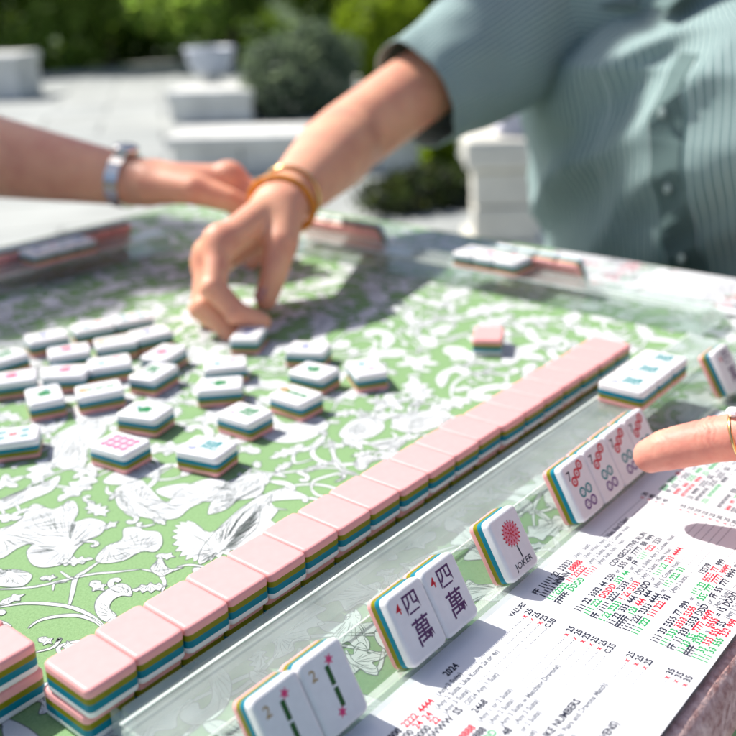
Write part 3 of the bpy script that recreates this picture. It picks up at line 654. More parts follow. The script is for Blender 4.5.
def mk_blue():
    b = Mark(); b.star(0, 2*mm, 5*mm, 2.4*mm, 8, 0); b.rect(0, -6*mm, 5.5*mm, 2*mm, 0); b.txt('F', -6.6*mm, 9*mm, 4.5*mm, 1); return b, ['ink_blue', 'ink_navy']
def mk_twotone():
    b = Mark(); b.star(-2*mm, 5.4*mm, 4.3*mm, 2.2*mm, 6, 0); b.star(2*mm, -5.2*mm, 4.3*mm, 2.2*mm, 6, 1); return b, ['ink_teal', 'ink_joker']
MK = {}
for k_, fn in dict(dots7=mk_dots7, crak4=mk_crak4, joker=mk_joker, bam2=mk_bam2, crakteal=lambda: mk_crak('6', 'ink_blue', 'ink_teal'), crakgreen=lambda: mk_crak('3', 'ink_purple', 'ink_green'),
                   pinkgrid=mk_pinkgrid, green=mk_green, pinkflower=mk_pinkflower, bluedots=mk_bluedots, stick=mk_stick, blue=mk_blue, twotone=mk_twotone).items():
    b, ms = fn(); me = b.mesh('engraved_mark')
    for m in ms: me.materials.append(M[m])
    MK[k_] = me
proto = {}
def tile(kind, loc, rot, label, group, flip=False):
    key = (kind, flip)
    if key not in proto:
        r = empty('mahjong_tile')
        for me, (n_, _) in zip(TM[flip], LAY):
            o = obj(n_, me, None, r)
            if n_ == 'white_face' and kind: obj('engraved_mark', MK[kind], None, o)
        proto[key] = r
    else:
        src = proto[key]; r = src.copy(); COL.objects.link(r)
        for ch in src.children:
            c_ = ch.copy(); COL.objects.link(c_); c_.parent = r
            for g in ch.children:
                d = g.copy(); COL.objects.link(d); d.parent = c_
    r.location = loc
    r.rotation_euler = rot if isinstance(rot, tuple) else (0, 0, rot)
    tag(r, label, 'mahjong tile', group); return r
ORD = ['first', 'second', 'third', 'fourth', 'fifth', 'sixth', 'seventh', 'eighth', 'ninth', 'tenth', 'eleventh', 'twelfth', 'thirteenth', 'fourteenth', 'fifteenth', 'sixteenth', 'seventeenth', 'eighteenth', 'nineteenth']
jr = random.Random(3)
JT = [0, .0006, -.0003, .0004, -.0004, .0008, .0004, .0008, .0001, -.0002, .0001, .0009, -.0006, -.0004, 0, .0003, 0, -.0002, .0002]
for i in range(19):
    x = TW*(i+.5)
    lb = ('nearest the camera' if i == 0 else 'at the far end' if i == 18 else ORD[i]+' from the near end')
    tile(None, (x+jr.uniform(-.0002, .0002)*.5, TL/2+.0036+jr.uniform(-.0005, .0005), .0001), 0, f'pink face-down tile in the bottom layer of the long wall, {lb}', 'bottom layer of the long tile wall', True)
    tile(None, (x, TL/2+JT[i], .0001+TT+.0001), R_(jr.uniform(-.7, .7)), f'pink face-down tile in the top layer of the long wall, {lb}', 'top layer of the long tile wall', True)
for j in range(3):
    for k_ in range(2):
        tile(None, (-.0097+jr.uniform(-.0006, .0006)+(.0012 if k_ == 0 else 0), .0405+TW*(j+.5), .0001+k_*(TT+.0001)), math.pi/2, f'pink face-down tile at the bottom left corner, {"top" if k_ else "bottom"} layer, {["nearest the corner", "second back", "third back"][j]}', 'short tile wall at the left edge', True)
# loose discards
D = lambda a: R_(a)
LO = [
 ('pinkgrid', .143, .184, -82+90, 'loose face-up tile with rows of pink circles, nearest the left of the two front discards'),
 ('crakteal', .169, .139, -76+90, 'loose face-up tile with teal characters, the front discard nearest the wall'),
 ('green', .180, .210, -72+90, 'loose face-up tile with a green emblem just behind the pink-circle tile'),
 ('crakgreen', .213, .156, -86+90, 'loose face-up tile with dark green characters, right of the green-emblem tile'),
 ('green', .235, .204, -44+90, 'loose face-up tile with a small green mark in the middle of the discards'),
 ('twotone', .262, .230, -40+90, 'loose white tile half hidden behind the small green-mark tile'),
 ('bluedots', .113, .246, -36+90, 'loose tile with teal dots cut by the left edge of the photo'),
 ('green', .158, .286, -25, 'loose upright-turned tile with a pale teal mark at the front left of the discard cluster'),
 ('stick', .184, .264, -27+90, 'loose tile with a green stick ending in a yellow flower'),
 ('crakgreen', .2235, .259, 16+90, 'loose tile with a faint green mark at the right front of the discard cluster'),
 ('pinkflower', .251, .283, 18+90, 'loose tile with a pink flower at the right end of the discard cluster'),
 ('twotone', .217, .300, -30+90, 'loose tile with a blue and a pink mark in the middle of the discard cluster'),
 ('pinkflower', .190, .310, -50+90, 'loose tile with a round pink flower in the cluster, right of its twin'),
 ('pinkflower', .163, .331, -33+90, 'loose tile with a round pink flower at the left of the cluster'),
 ('pinkflower', .214, .345, -29+90, 'loose tile with a pink flower at its right end, third row of the cluster'),
 ('stick', .245, .333, -28+90, 'loose tile with a pale green stick in the cluster, right of a pink flower tile'),
 ('blue', .272, .327, -14+90, 'loose tile with a pale blue mark near the back right of the cluster'),
 ('blue', .222, .387, -19+90, 'loose tile with a lavender-blue mark at the back left of the cluster'),
 ('twotone', .256, .378, -20+90, 'loose tile with a small orange-pink mark in the back row of the cluster'),
 ('bluedots', .286, .369, -20+90, 'loose pale tile at the back right end of the cluster'),
 ('crakgreen', .180, .374, -5+90, 'loose tile at the left edge behind the left pink flower tile'),
 ('bluedots', .176, .414, -11+90, 'loose tile farthest back at the left edge of the photo'),
 ('blue', .316, .203, -103+90+40, 'loose tile with a teal-blue mark just below the thumb'),
 ('green', .287, .169, -92+90+8, 'loose tile with a green mark in front of the tile below the thumb'),
 ('stick', .251, .150, -95+90+6, 'loose tile with green and yellow marks in front of the thumb tiles'),
 ('twotone', .311, .143, -33, 'loose tile with a small orange and blue mark, rightmost of the white discards'),
 ('blue', .3125, .262, -58, 'white tile with a blue mark held by the fingers of the reaching hand'),
]
for k_, x, y, a, lb in LO: tile(k_, (x, y, .0002), R_(a), lb, 'discarded tiles lying face up on the cloth')
tile(None, (.411, .112, .0002), R_(-60), 'single face-down pink tile lying alone on the cloth beyond the long wall', 'discarded tiles', True)
# hand tiles leaning in the front rack
TH = .5158; UPV = Vector((0, math.sin(TH), math.cos(TH))); NV = Vector((0, -math.cos(TH), math.sin(TH)))
Y0, ZZ = -.0727, .0088
def leaning(kind, x, label, group, dy=0):
    o = Vector((x+TW/2, Y0+dy, ZZ))+UPV*TL/2-NV*TT
    return tile(kind, o, (math.pi/2-TH, 0, 0), label, group)
for i in range(4): leaning('dots7', .2250+TW*i, ['leaning tile with seven dots, nearest and leftmost of the four', 'leaning tile with seven dots, second from the left of the four', 'leaning tile with seven dots, third from the left of the four', 'leaning tile with seven dots, partly under the pointing fingertip'][i], 'four seven-dot tiles in the front rack')
leaning('joker', .1630, 'leaning white tile with a pink blossom and the word JOKER', 'hand tiles leaning in the front rack')
for i in range(2): leaning('crak4', .0938+TW*i, f'leaning tile with a red 4 and purple characters, {"left" if i == 0 else "right"} of the pair', 'pair of four-character tiles in the front rack')
for i in range(2): leaning('bam2', .0242+TW*i, f'leaning tile with a gold 2 and green bamboo, {"left" if i == 0 else "right"} of the pair', 'pair of two-bamboo tiles in the front rack')
leaning('crak4', .4120, 'leaning tile alone at the far right end of the front rack', 'hand tiles leaning in the front rack')
for i in range(3): tile('crakteal', (.3345+TW*(i+.5), -.0335+.0004*i, .0193), R_(1), f'face-up tile with blue and teal characters on the front rack ledge, {["nearest", "middle", "farthest"][i]} of the three', 'three exposed tiles on the front rack ledge')
# tiles on the right player's rack
for i in range(3): tile(['twotone', 'pinkflower', 'blue'][i], (.5345, .160+TW*(i+.5), .0193), R_(90), f'face-up white tile on the right player rack ledge, {["nearest", "middle", "farthest"][i]} of the trio', "three exposed tiles on the right player's rack")
def lean_right(y, lb, g):
    up = Vector((-math.sin(TH), 0, math.cos(TH))); nn = Vector((math.cos(TH), 0, math.sin(TH)))
    o = Vector((.519+.0567, y, ZZ))+up*TL/2-nn*TT
    tile('blue', o, (math.pi/2-TH, 0, math.pi/2), lb, g)
for i in range(4): lean_right(.118+TW*(i+.5), f'pink-backed tile standing in the right player rack, {ORD[i]} from the near end', 'tiles standing in the right player rack')
for i, y in enumerate((.352, .374)): lean_right(y, f'pink-backed tile standing in the right rack beyond the bangle wrist, {["nearer", "farther"][i]} one', 'tiles standing in the right player rack')
for i, y in enumerate((.396, .418, .440)): lean_right(y, f'pink-backed tile at the far end of the right rack behind the wrist, {ORD[i]} of three', 'tiles standing at the far end of the right rack')
# tiles on the far (opposite) rack
def lean_far(x, lb, g):
    up = Vector((0, -math.sin(TH), math.cos(TH))); nn = Vector((0, math.cos(TH), math.sin(TH)))
    o = Vector((x, .542+.0567, ZZ))+up*TL/2-nn*TT
    tile('blue', o, (math.pi/2-TH, 0, math.pi), lb, g)
for i in range(12):
    x = .438-TW*(i+.5)
    lean_far(x, f'pink-backed tile standing in the far rack in shade, {ORD[i]} from its right end', 'tiles standing in the far rack')
for i in range(3): tile(['blue', 'twotone', 'blue'][i], (.310+TW*(i+.5), .5580, .0193), R_(180), f'face-up tile in shade on the far rack ledge, {["left", "middle", "right"][i]} of three', 'three exposed tiles on the far rack ledge')
# ------------------------------------------------------------------ score cards
n, r, g, k = 0, 1, 2, 3   # navy, red, green, grey
HEADS = {2: 'bold'}
def rows():
    P1, P2, P3 = [], [], []
    P1 = [(-.0792, 'H', '2024', .104),
     (-.0838, 'R', [('222', n), ('0000', n), ('2222', r), ('4444', r)], '(Any 2 Suits)', 'x 25'), (-.0876, 'R', [('2222', r), ('0000', n), ('24', r), ('24', r)], '(Any 2 Suits, Like Kongs 2s or 4s)', 'x 25'),
     (-.0914, 'R', [('FF', n), ('2222', n), ('0000', n), ('22', r)], '(Any 3 Suits)', 'x 25'), (-.0952, 'R', [('NN', n), ('222', r), ('WWWW', n), ('SS', n)], '(2024 Any 1 Suit)', 'C 30'),
     (-.1000, 'H', '2468', .094),
     (-.1042, 'R', [('222', g), ('444', g), ('6666', r), ('8888', r)], '(Any 1 or 2 Suits)', 'x 25'), (-.1080, 'R', [('FF', n), ('2222', n), ('44', n), ('66', n), ('8888', n)], '(Any 2 Suits)', 'x 25'), (-.1118, 'R', [('22', n), ('444', g), ('66', r), ('888', r), ('DDD', g)], '(Any 3 Suits w Matching Dragons)', 'x 25'),
     (-.1156, 'R', [('FFFF', n), ('6666', g), ('x', n), ('8888', r), ('= 48', n)], '(Any 3 Suits)', 'x 25'), (-.1194, 'R', [('2222', g), ('44', r), ('66', r), ('8888', g)], '(Any 1 or 2 Suits)', 'x 25'), (-.1232, 'R', [('222', n), ('444', n), ('66', n), ('888', n)], '(Any 1 Suit)', 'C 35'),
     (-.1278, 'H', 'ANY LIKE NUMBERS', .088),
     (-.1318, 'R', [('FF', n), ('1111', g), ('D', n), ('1111', r), ('D', n)], '(Any 3 Suits, Pairs and Dragons Match)', 'x 25'), (-.1356, 'R', [('11', n), ('DDD', g), ('11', n), ('DDDD', r)], '(Any 3 Suits)', 'x 25'), (-.1394, 'R', [('FFFF', n), ('11', g), ('111', r), ('11', n)], '(Any 3 Suits)', 'x 25'),
     (-.1446, 'H', '(LUCKY SEVENS)', .092),
     (-.1488, 'R', [('FFFF', n), ('7777', g), ('FFF', n), ('777', r)], '(Any 2 Suits)', 'x 35'), (-.1524, 'R', [('77', n), ('DDDD', g), ('77', n)], '(Any 3 Suits)', 'x 35'), (-.1560, 'R', [('777', g), ('777', r), ('7777', n)], '(Any 3 Suits)', 'x 35')]
    P2 = [(-.0790, 'R', [('FF', n), ('11111', n), ('22', n), ('33333', n)], '(Any 1 Suit)', 'x 30'), (-.0828, 'R', [('11111', n), ('NNNN', n), ('88888', r)], '(Any Wind, Any 2 Nos, Any 2 Suits)', 'x 40'),
     (-.0866, 'R', [('11', g), ('22222', g), ('11', r), ('22222', r)], '(Any 2 Suits, Any 2 Consec Nos)', 'x 45'), (-.0904, 'R', [('FFFFF', n), ('DDDD', g), ('11111', r)], '(Any Suit, Any 1 No)', 'x 45'),
     (-.0958, 'H', 'CONSECUTIVE RUN', .2085),
     (-.1002, 'R', [('111', n), ('22', n), ('3333', n), ('44', n), ('555', n), ('or', k), ('555', n), ('66', n), ('7777', n), ('88', n), ('999', n)], '', 'x 25'),
     (-.1042, 'R', [('111', g), ('222', g), ('DDDD', r), ('333', g), ('44', g), ('or', k), ('FF', n), ('1111', g), ('222', r), ('333', n)], '', 'x 25'),
     (-.1080, 'R', [('FF', n), ('1111', n), ('2222', n), ('3333', n), ('or', k)], '(Any 3 Suits, Any 3 Consec Nos)', 'x 25'), (-.1118, 'R', [('1', g), ('22', g), ('3333', g), ('1', r), ('22', r), ('3333', r)], '(Any 2 Suits, These Nos)', 'x 25'),
     (-.1156, 'R', [('11', n), ('22', n), ('333', n), ('444', n), ('DDDD', n), ('or', k), ('111', g), ('22', g), ('333', r), ('4444', r)], '', 'x 25'), (-.1194, 'R', [('FFFFF', n), ('123', g), ('444', r), ('444', n)], '(Any 5 Consec Nos)', 'x 30'),
     (-.1232, 'R', [('111', n), ('222', n), ('3333', n), ('4444', n), ('or', k), ('111', g), ('222', g), ('33', g)], '', 'x 25'), (-.1270, 'R', [('111', g), ('222', g), ('111', r), ('222', r), ('33', n)], '(Any 3 Suits)', 'C 30'),
     (-.1316, 'H', '13579', .226),
     (-.1356, 'R', [('111', n), ('33', n), ('5555', n), ('77', n), ('999', n), ('or', k), ('111', g), ('33', g), ('5555', r), ('77', r), ('999', n)], '', 'x 25'),
     (-.1394, 'R', [('111', g), ('333', g), ('3333', r), ('5555', r), ('or', k), ('555', g), ('777', g), ('7777', r), ('9999', r)], '', 'x 25'), (-.1430, 'R', [('FF', n), ('11', n), ('333', n), ('5555', n), ('DDD', n), ('or', k), ('FF', n), ('55', n), ('777', n), ('9999', n), ('DDD', n)], '', 'x 25'),
     (-.1466, 'R', [('11', g), ('33', g), ('55', g), ('7777', r), ('9999', r)], '(Any 2 Suits)', 'x 30'), (-.1500, 'R', [('FFFF', n), ('3333', g), ('x', k), ('5555', r), ('= 15', n), ('DDDD', n)], '', 'x 30'),
     (-.1534, 'R', [('11', g), ('33', g), ('333', r), ('555', r), ('55', n)], '(Any 3 Suits)', 'x 30'), (-.1568, 'R', [('111', g), ('33', g), ('555', g), ('333', r), ('999', r)], '(Any 2 Suits)', 'C 30')]
    q = random.Random(8); sets = ['NNNN', 'EEE', 'WWWW', 'SSS', 'FF', 'DDDD', '11', '333', '6666', '99', '369', '2024', 'DDD', '33', '666', '9999']
    y = -.0800; i = 0
    while y > -.157:
        if i in (0, 8, 15): P3.append((y, 'H', ['WINDS - DRAGONS', '369', 'SINGLES AND PAIRS'][(0, 8, 15).index(i)], .325)); y -= .0044
        else:
            c_ = q.choice([(n, n), (g, r), (g, n), (r, g), (n, n)]); P3.append((y, 'R', [(q.choice(sets), c_[j//2]) for j in range(4)], q.choice(['(Any 2 Suits)', '(Any 3 Suits)', '(Any 1 or 3 Suits)']), q.choice(['x 25', 'x 30', 'C 50']))); y -= .0038
        i += 1
    return P1, P2, P3
PANELS = rows(); need = {'VALUES', '.'}
for P in PANELS:
    for row in P:
        if row[1] == 'H': need.add(row[2])
        else: need |= {s_ for s_, _ in row[2]} | {row[3], 'x', 'C', row[4][2:]} - {''}
CT = text_prepare(sorted(need), .034)
def make_card(pan=(0, 1, 2)):
    b = MB(); X0, X1, X2, X3, YA, YB = .049, .1655, .2815, .398, -.0692, -.1603
    zb = .0024
    prof = []
    for xa, xb in [((X0, X1), (X1, X2), (X2, X3))[q] for q in pan]:
        for i in range(9):
            s_ = i/8; x = xa+(xb-xa)*s_; e = min(s_, 1-s_); prof.append((x, zb+.00045*(1-math.exp(-e*9))))
    prof = [q for i, q in enumerate(prof) if i == 0 or q[0] > prof[i-1][0]+1e-6]
    def zc(x):
        for (xa, za), (xb, z2) in zip(prof, prof[1:]):
            if xa <= x <= xb: return za+(z2-za)*(x-xa)/(xb-xa)
        return zb
    up_ = [(x, z+.00028) for x, z in prof]; lo_ = [(x, z) for x, z in prof]
    b.rings([[(x, y, z) for x, z in up_+lo_[::-1]] for y in (YA, YB)], 0, False)
    b.f = [f[::-1] for f in b.f]
    def put(st, x, y, size, mi, sx=1.0):
        v, f, x1 = CT[st]; b.add([(x+p[0]*size*sx, y+p[1]*size, zc(x+p[0]*size*sx)+.00028+.00007) for p in v], f, mi); return x1*size*sx
    for pi, P in enumerate(PANELS):
        if pi not in pan: continue
        xs = (.0560, .1700, .2860)[pi]; xr = (.1545, .2745, .391)[pi]
        for row in P:
            y = row[0]-.0012
            if row[1] == 'H': put(row[2], row[3], y-.0002, .0043, 1, .9); continue
            x = xs
            for st, c_ in row[2]:
                x += put(st, x, y, .0045 if c_ != k else .0034, (1, 2, 3, 4)[c_], .86)+.0017
            if row[3]: x += put(row[3], x+.0012, y+.0002, .0034, 4, .88)+.002
            # dotted leader to the value column
            xe = xr-.0028; dot = x+.0015
            while dot < xe:
                b.add([(dot, y+.0002, zc(dot)+.00034), (dot+.0008, y+.0002, zc(dot)+.00034), (dot+.0008, y+.00052, zc(dot)+.00034), (dot, y+.00052, zc(dot)+.00034)], [(0, 1, 2, 3)], 5); dot += .0012
            put(row[4][0], xr-.0018, y, .0035, 2 if row[4][0] == 'x' else 1); put(row[4][2:], xr+.0012, y, .0040, 1)
    if 0 in pan: put('VALUES', .1500, -.0800, .0034, 1)
    return b.mesh('score_card')
MATS = [M[q] for q in ('card', 'ink_navy', 'card_red', 'card_green', 'ink_grey', 'ink_line')]
card = obj('score_card', make_card(), MATS)
tag(card, 'folded white score card printed in navy, red and green in front of the leaning tiles', 'score card')
c2 = obj('score_card', make_card((0, 1)), MATS); c2.rotation_euler = (0, 0, math.pi/2); c2.location = (.505, -.075, 0)
tag(c2, 'white score card on the right player rack below the striped shirt', 'score card')
# ------------------------------------------------------------------ people
V3 = lambda *a: Vector(a)
def hand(W, d, hint, scale=1.0, curls=None, spread=(8, 2, -4, -10), thumb=None, tipt=None, flip=1):
    """round cones of a hand; d wrist->knuckles, hint = rough thumb direction; returns cones, nails"""
    d = d.normalized(); s = (hint-d*hint.dot(d)).normalized(); n_ = d.cross(s).normalized()
    if n_.z < 0: n_ = -n_
    k = scale; C = []; nails = []; J = []
    off = [(.088, .026), (.091, .005), (.086, -.016), (.077, -.034)]
    ln = [(.043, .026, .021), (.047, .030, .022), (.043, .028, .021), (.034, .021, .019)]
    ra = [(.0102, .0090, .0080, .0068), (.0104, .0092, .0082, .0070), (.0099, .0088, .0078, .0066), (.0088, .0077, .0069, .0059)]
    curls = curls or [(35, 40, 25)]*4
    Wp = W+d*.008
    for i in range(4):
        m = W+d*off[i][0]*k+s*off[i][1]*k
        C.append((Wp+s*off[i][1]*.55*k, .0155*k, m-n_*.003*k, .0128*k))
        C.append((m+n_*.001*k, .0115*k, m+n_*.001*k+d*.001, .0112*k))
        a = math.radians(spread[i]); f = (d*math.cos(a)+s*math.sin(a)).normalized(); ang = 0; p = m; pts = [m]
        for j in range(3):
            ang += math.radians(curls[i][j]); q = p+(f*math.cos(ang)-n_*math.sin(ang))*ln[i][j]*k
            C.append((p, ra[i][j]*k+.0006, q, ra[i][j+1]*k+.0006, ('finger', i)))
            kn = f*math.sin(ang)+n_*math.cos(ang)
            if j < 2: C.append((q+kn*.0012*k, ra[i][j+1]*1.03*k+.0006, q+kn*.0012*k+d*.0005, ra[i][j+1]*1.03*k+.0006, ('finger', i)))
            p = q; pts.append(q)
        nails.append((pts[2].lerp(pts[3], .78)+kn*ra[i][3]*.82*k, (pts[3]-pts[2]).normalized(), kn, ra[i][3]*k)); J.append(pts)
    C.append((W+d*.03*k+s*.012*k-n_*.008*k, .017*k, W+d*.07*k-n_*.008*k, .013*k))
    th = thumb or [(.62, .62, -.35), (.85, .40, -.35), (.95, .1, -.35)]
    p = W+d*.016*k+s*.020*k-n_*.008*k; rt = (.0165, .0130, .0108, .0085); lt = (.046, .034, .028); tp = [p]
    for j in range(3):
        if tipt is not None:
            tot = [.46, .76, 1][j]; bow = [.012, .010, 0][j]; q = (W+d*.016*k+s*.020*k-n_*.008*k).lerp(tipt, tot)+s*bow*k
        else:
            v = th[j]; q = p+(d*v[0]+s*v[1]+n_*v[2]).normalized()*lt[j]*k
        C.append((p, rt[j]*k+.0004, q, rt[j+1]*k+.0004, 'thumb')); p = q; tp.append(q)
    ax_ = (tp[3]-tp[2]).normalized(); kn = (n_*.6+s*.5); kn = (kn-ax_*kn.dot(ax_)).normalized()
    nails.append((tp[2].lerp(tp[3], .8)+kn*.0082*k, ax_, kn, .0092*k)); C.append((W+d*.02*k+s*.01*k, .016*k, tp[1], .011*k))
    return C, nails, J
def cones_t(C): return [(tuple(c_[0]), c_[1], tuple(c_[2]), *c_[3:]) for c_ in C]
def add_nails(nails, parent, m):
    for c_, a, kn, r in nails:
        s = a.cross(kn).normalized(); b = MB(); rings = []
        for i in range(7):
            u = -1+2*i/6; wd = math.sqrt(max(0, 1-u**4))*.78*r+.0002; rings.append([c_+a*u*r*.95+s*wd*math.sin(t)+kn*(r*.16*math.cos(t)-.10*r*math.sin(t)**2-r*.05*u*u) for t in [R_(-80+160*j/6) for j in range(7)]])
        b.rings(rings, 0, True, (False, False), False); obj('fingernail', b.mesh('fingernail'), m, parent)
def head_cones(c, f):
    """c head centre, f facing"""
    f = f.normalized(); u = V3(0, 0, 1); s = f.cross(u).normalized(); P = lambda a, b_, z: c+f*a+s*b_+u*z
    C = [(P(-.02, 0, .03), .088, P(.01, 0, .03), .085), (P(.03, 0, -.04), .062, P(.045, 0, -.075), .045), (P(.06, 0, -.092), .02, P(.065, 0, -.095), .02),
         (P(.088, 0, .015), .010, P(.108, 0, -.018), .012), (P(.094, .012, -.022), .008, P(.094, -.012, -.022), .008),
         (P(.085, .018, -.052), .007, P(.085, -.018, -.052), .007), (P(.083, .014, -.061), .0075, P(.083, -.014, -.061), .0075), (P(.082, .045, .03), .010, P(.082, -.045, .03), .010)]
    for q in (-1, 1):
        C += [(P(-.005, q*.088, .02), .016, P(-.01, q*.09, -.02), .011), (P(.06, q*.036, -.02), .024, P(.05, q*.045, -.03), .024), (P(.076, q*.032, .012), .0125, P(.076, q*.031, .012), .0125)]
    return C
def person(name, loc, label, chest, neck, head, f, hips, arms, knees, mats, hairm, fine, crease=None, group=None, hpar=.006):
    """arms: [(shoulder, elbow, wrist, radii, handcones)], builds one continuous body mesh"""
    C = [(hips, .115, hips.lerp(chest, .5), .092), (hips.lerp(chest, .5), .092, chest, .092), (chest, .092, neck-V3(0, 0, .05), .06), (neck-V3(0, 0, .06), .058, neck+(head-neck)*.45, .052)]
    C += head_cones(head, f)
    side = f.cross(V3(0, 0, 1)).normalized()
    for q in (-1, 1): C += [(hips+side*q*.08, .085, knees+side*q*.11, .058), (knees+side*q*.11, .058, V3(knees.x, knees.y, -.68)+side*q*.11-f*.06, .038), (V3(knees.x, knees.y, -.715)+side*q*.11-f*.08, .033, V3(knees.x, knees.y, -.722)+side*q*.115+f*.13, .026)]
    parts = []; fineC = []
    for sh, el, wr, rad, hc in arms:
        C += [(chest+(sh-chest)*.55+V3(0, 0, .035)-f*.03, .036, sh+V3(0, 0, .012)-f*.012, .034), (sh, .045, el.lerp(sh, .25), rad[0]*.85)]
        mid = el.lerp(wr, .28)
        A = [(sh.lerp(el, .45), rad[0]*1.06, el, rad[0], 'arm'), (el, rad[0], mid, rad[1]*1.03, 'arm'), (mid, rad[1]*1.03, wr, rad[2]+.001, 'arm'), (wr, rad[2]+.001, wr+(wr-el).normalized()*.012, rad[2], 'arm')]
        fineC.append((A+hc, hpar))
    parts.append(sdf_mesh(cones_t(C), .0075, .03, 'b'))
    for A, kk in fineC: parts.append(sdf_mesh(cones_t(A), fine, kk, 'h'))
    if crease:      # skin folds pressed in across the finger joints
        v, fc = parts[1]
        for p_, ax_, offs in crease:
            p_ = np.array(p_); a_ = np.array(ax_.normalized()); r_ = v-p_; s_ = r_ @ a_; rad = r_-s_[:, None]*a_; rl = np.linalg.norm(rad, axis=1)
            m_ = (rl < .016) & (np.abs(s_) < .012); ru = rad/np.maximum(rl, 1e-6)[:, None]
            wob = .0009*np.sin(ru[:, 0]*7+ru[:, 2]*5)
            top = np.clip(.55+.6*ru[:, 2], .15, 1)
            d_ = sum(dp*np.exp(-((s_-o_-wob)/.0008)**2) for o_, dp in offs)
            v[m_] -= (ru*(d_*top)[:, None])[m_]
        parts[1] = (v, fc)
    root = empty(name, loc)
    for i, (v, fc) in enumerate(parts): parts[i] = (v-np.array(loc), fc)
    me = join_vf(parts, 'body'); o = obj('body', me, mats['skin'], root)
    # hair
    s = side; u = V3(0, 0, 1)
    Ch = [(head-f*.03+u*.045, .098, head-f*.0+u*.05, .092), (head-f*.06-u*.02, .075, head-f*.06-u*.11, .06), (head+s*.06-f*.03, .05, head+s*.07-f*.03-u*.08, .03), (head-s*.06-f*.03, .05, head-s*.07-f*.03-u*.08, .03)]
    v, fc = sdf_mesh(cones_t(Ch), .006, .02, 'hair'); obj('hair', join_vf([(v-np.array(loc), fc)], 'hair'), hairm, root)
    for q in (-1, 1):
        e = head+f*.078+s*q*.032+u*.012-Vector(loc); b = MB(); b.lathe([(0, -.0115), (.008, -.0082), (.0115, 0), (.008, .0082), (0, .0115)], e, 14); obj('eye', b.mesh('eye'), M['dial'], root)
        b = MB(); e2 = e+f*.0085; b.lathe([(0, -.005), (.0045, -.003), (.0055, 0), (.0045, .003), (0, .005)], e2, 12); obj('iris', b.mesh('iris'), M['hair'], root)
    # trousers and shoes
    T = []
    T += [(hips-V3(0, 0, .02), .137, hips+V3(0, 0, .04), .132)]
    for q in (-1, 1): T += [(hips+side*q*.08, .098, knees+side*q*.11, .072), (knees+side*q*.11, .072, V3(knees.x, knees.y, -.64)+side*q*.11-f*.06, .052)]
    v, fc = sdf_mesh(cones_t(T), .009, .03, 't'); obj('trousers', join_vf([(v-np.array(loc), fc)], 'trousers'), mats['legs'], root)
    for q in (-1, 1):
        v, fc = sdf_mesh(cones_t([(V3(knees.x, knees.y, -.705)+side*q*.11-f*.085, .043, V3(knees.x, knees.y, -.715)+side*q*.115+f*.12, .034)]), .006, .01, 's'); v[:, 2] = np.maximum(v[:, 2], -.7485)
        obj('shoe', join_vf([(v-np.array(loc), fc)], 'shoe'), M['linen'], root)
    tag(root, label, 'person', group); return root
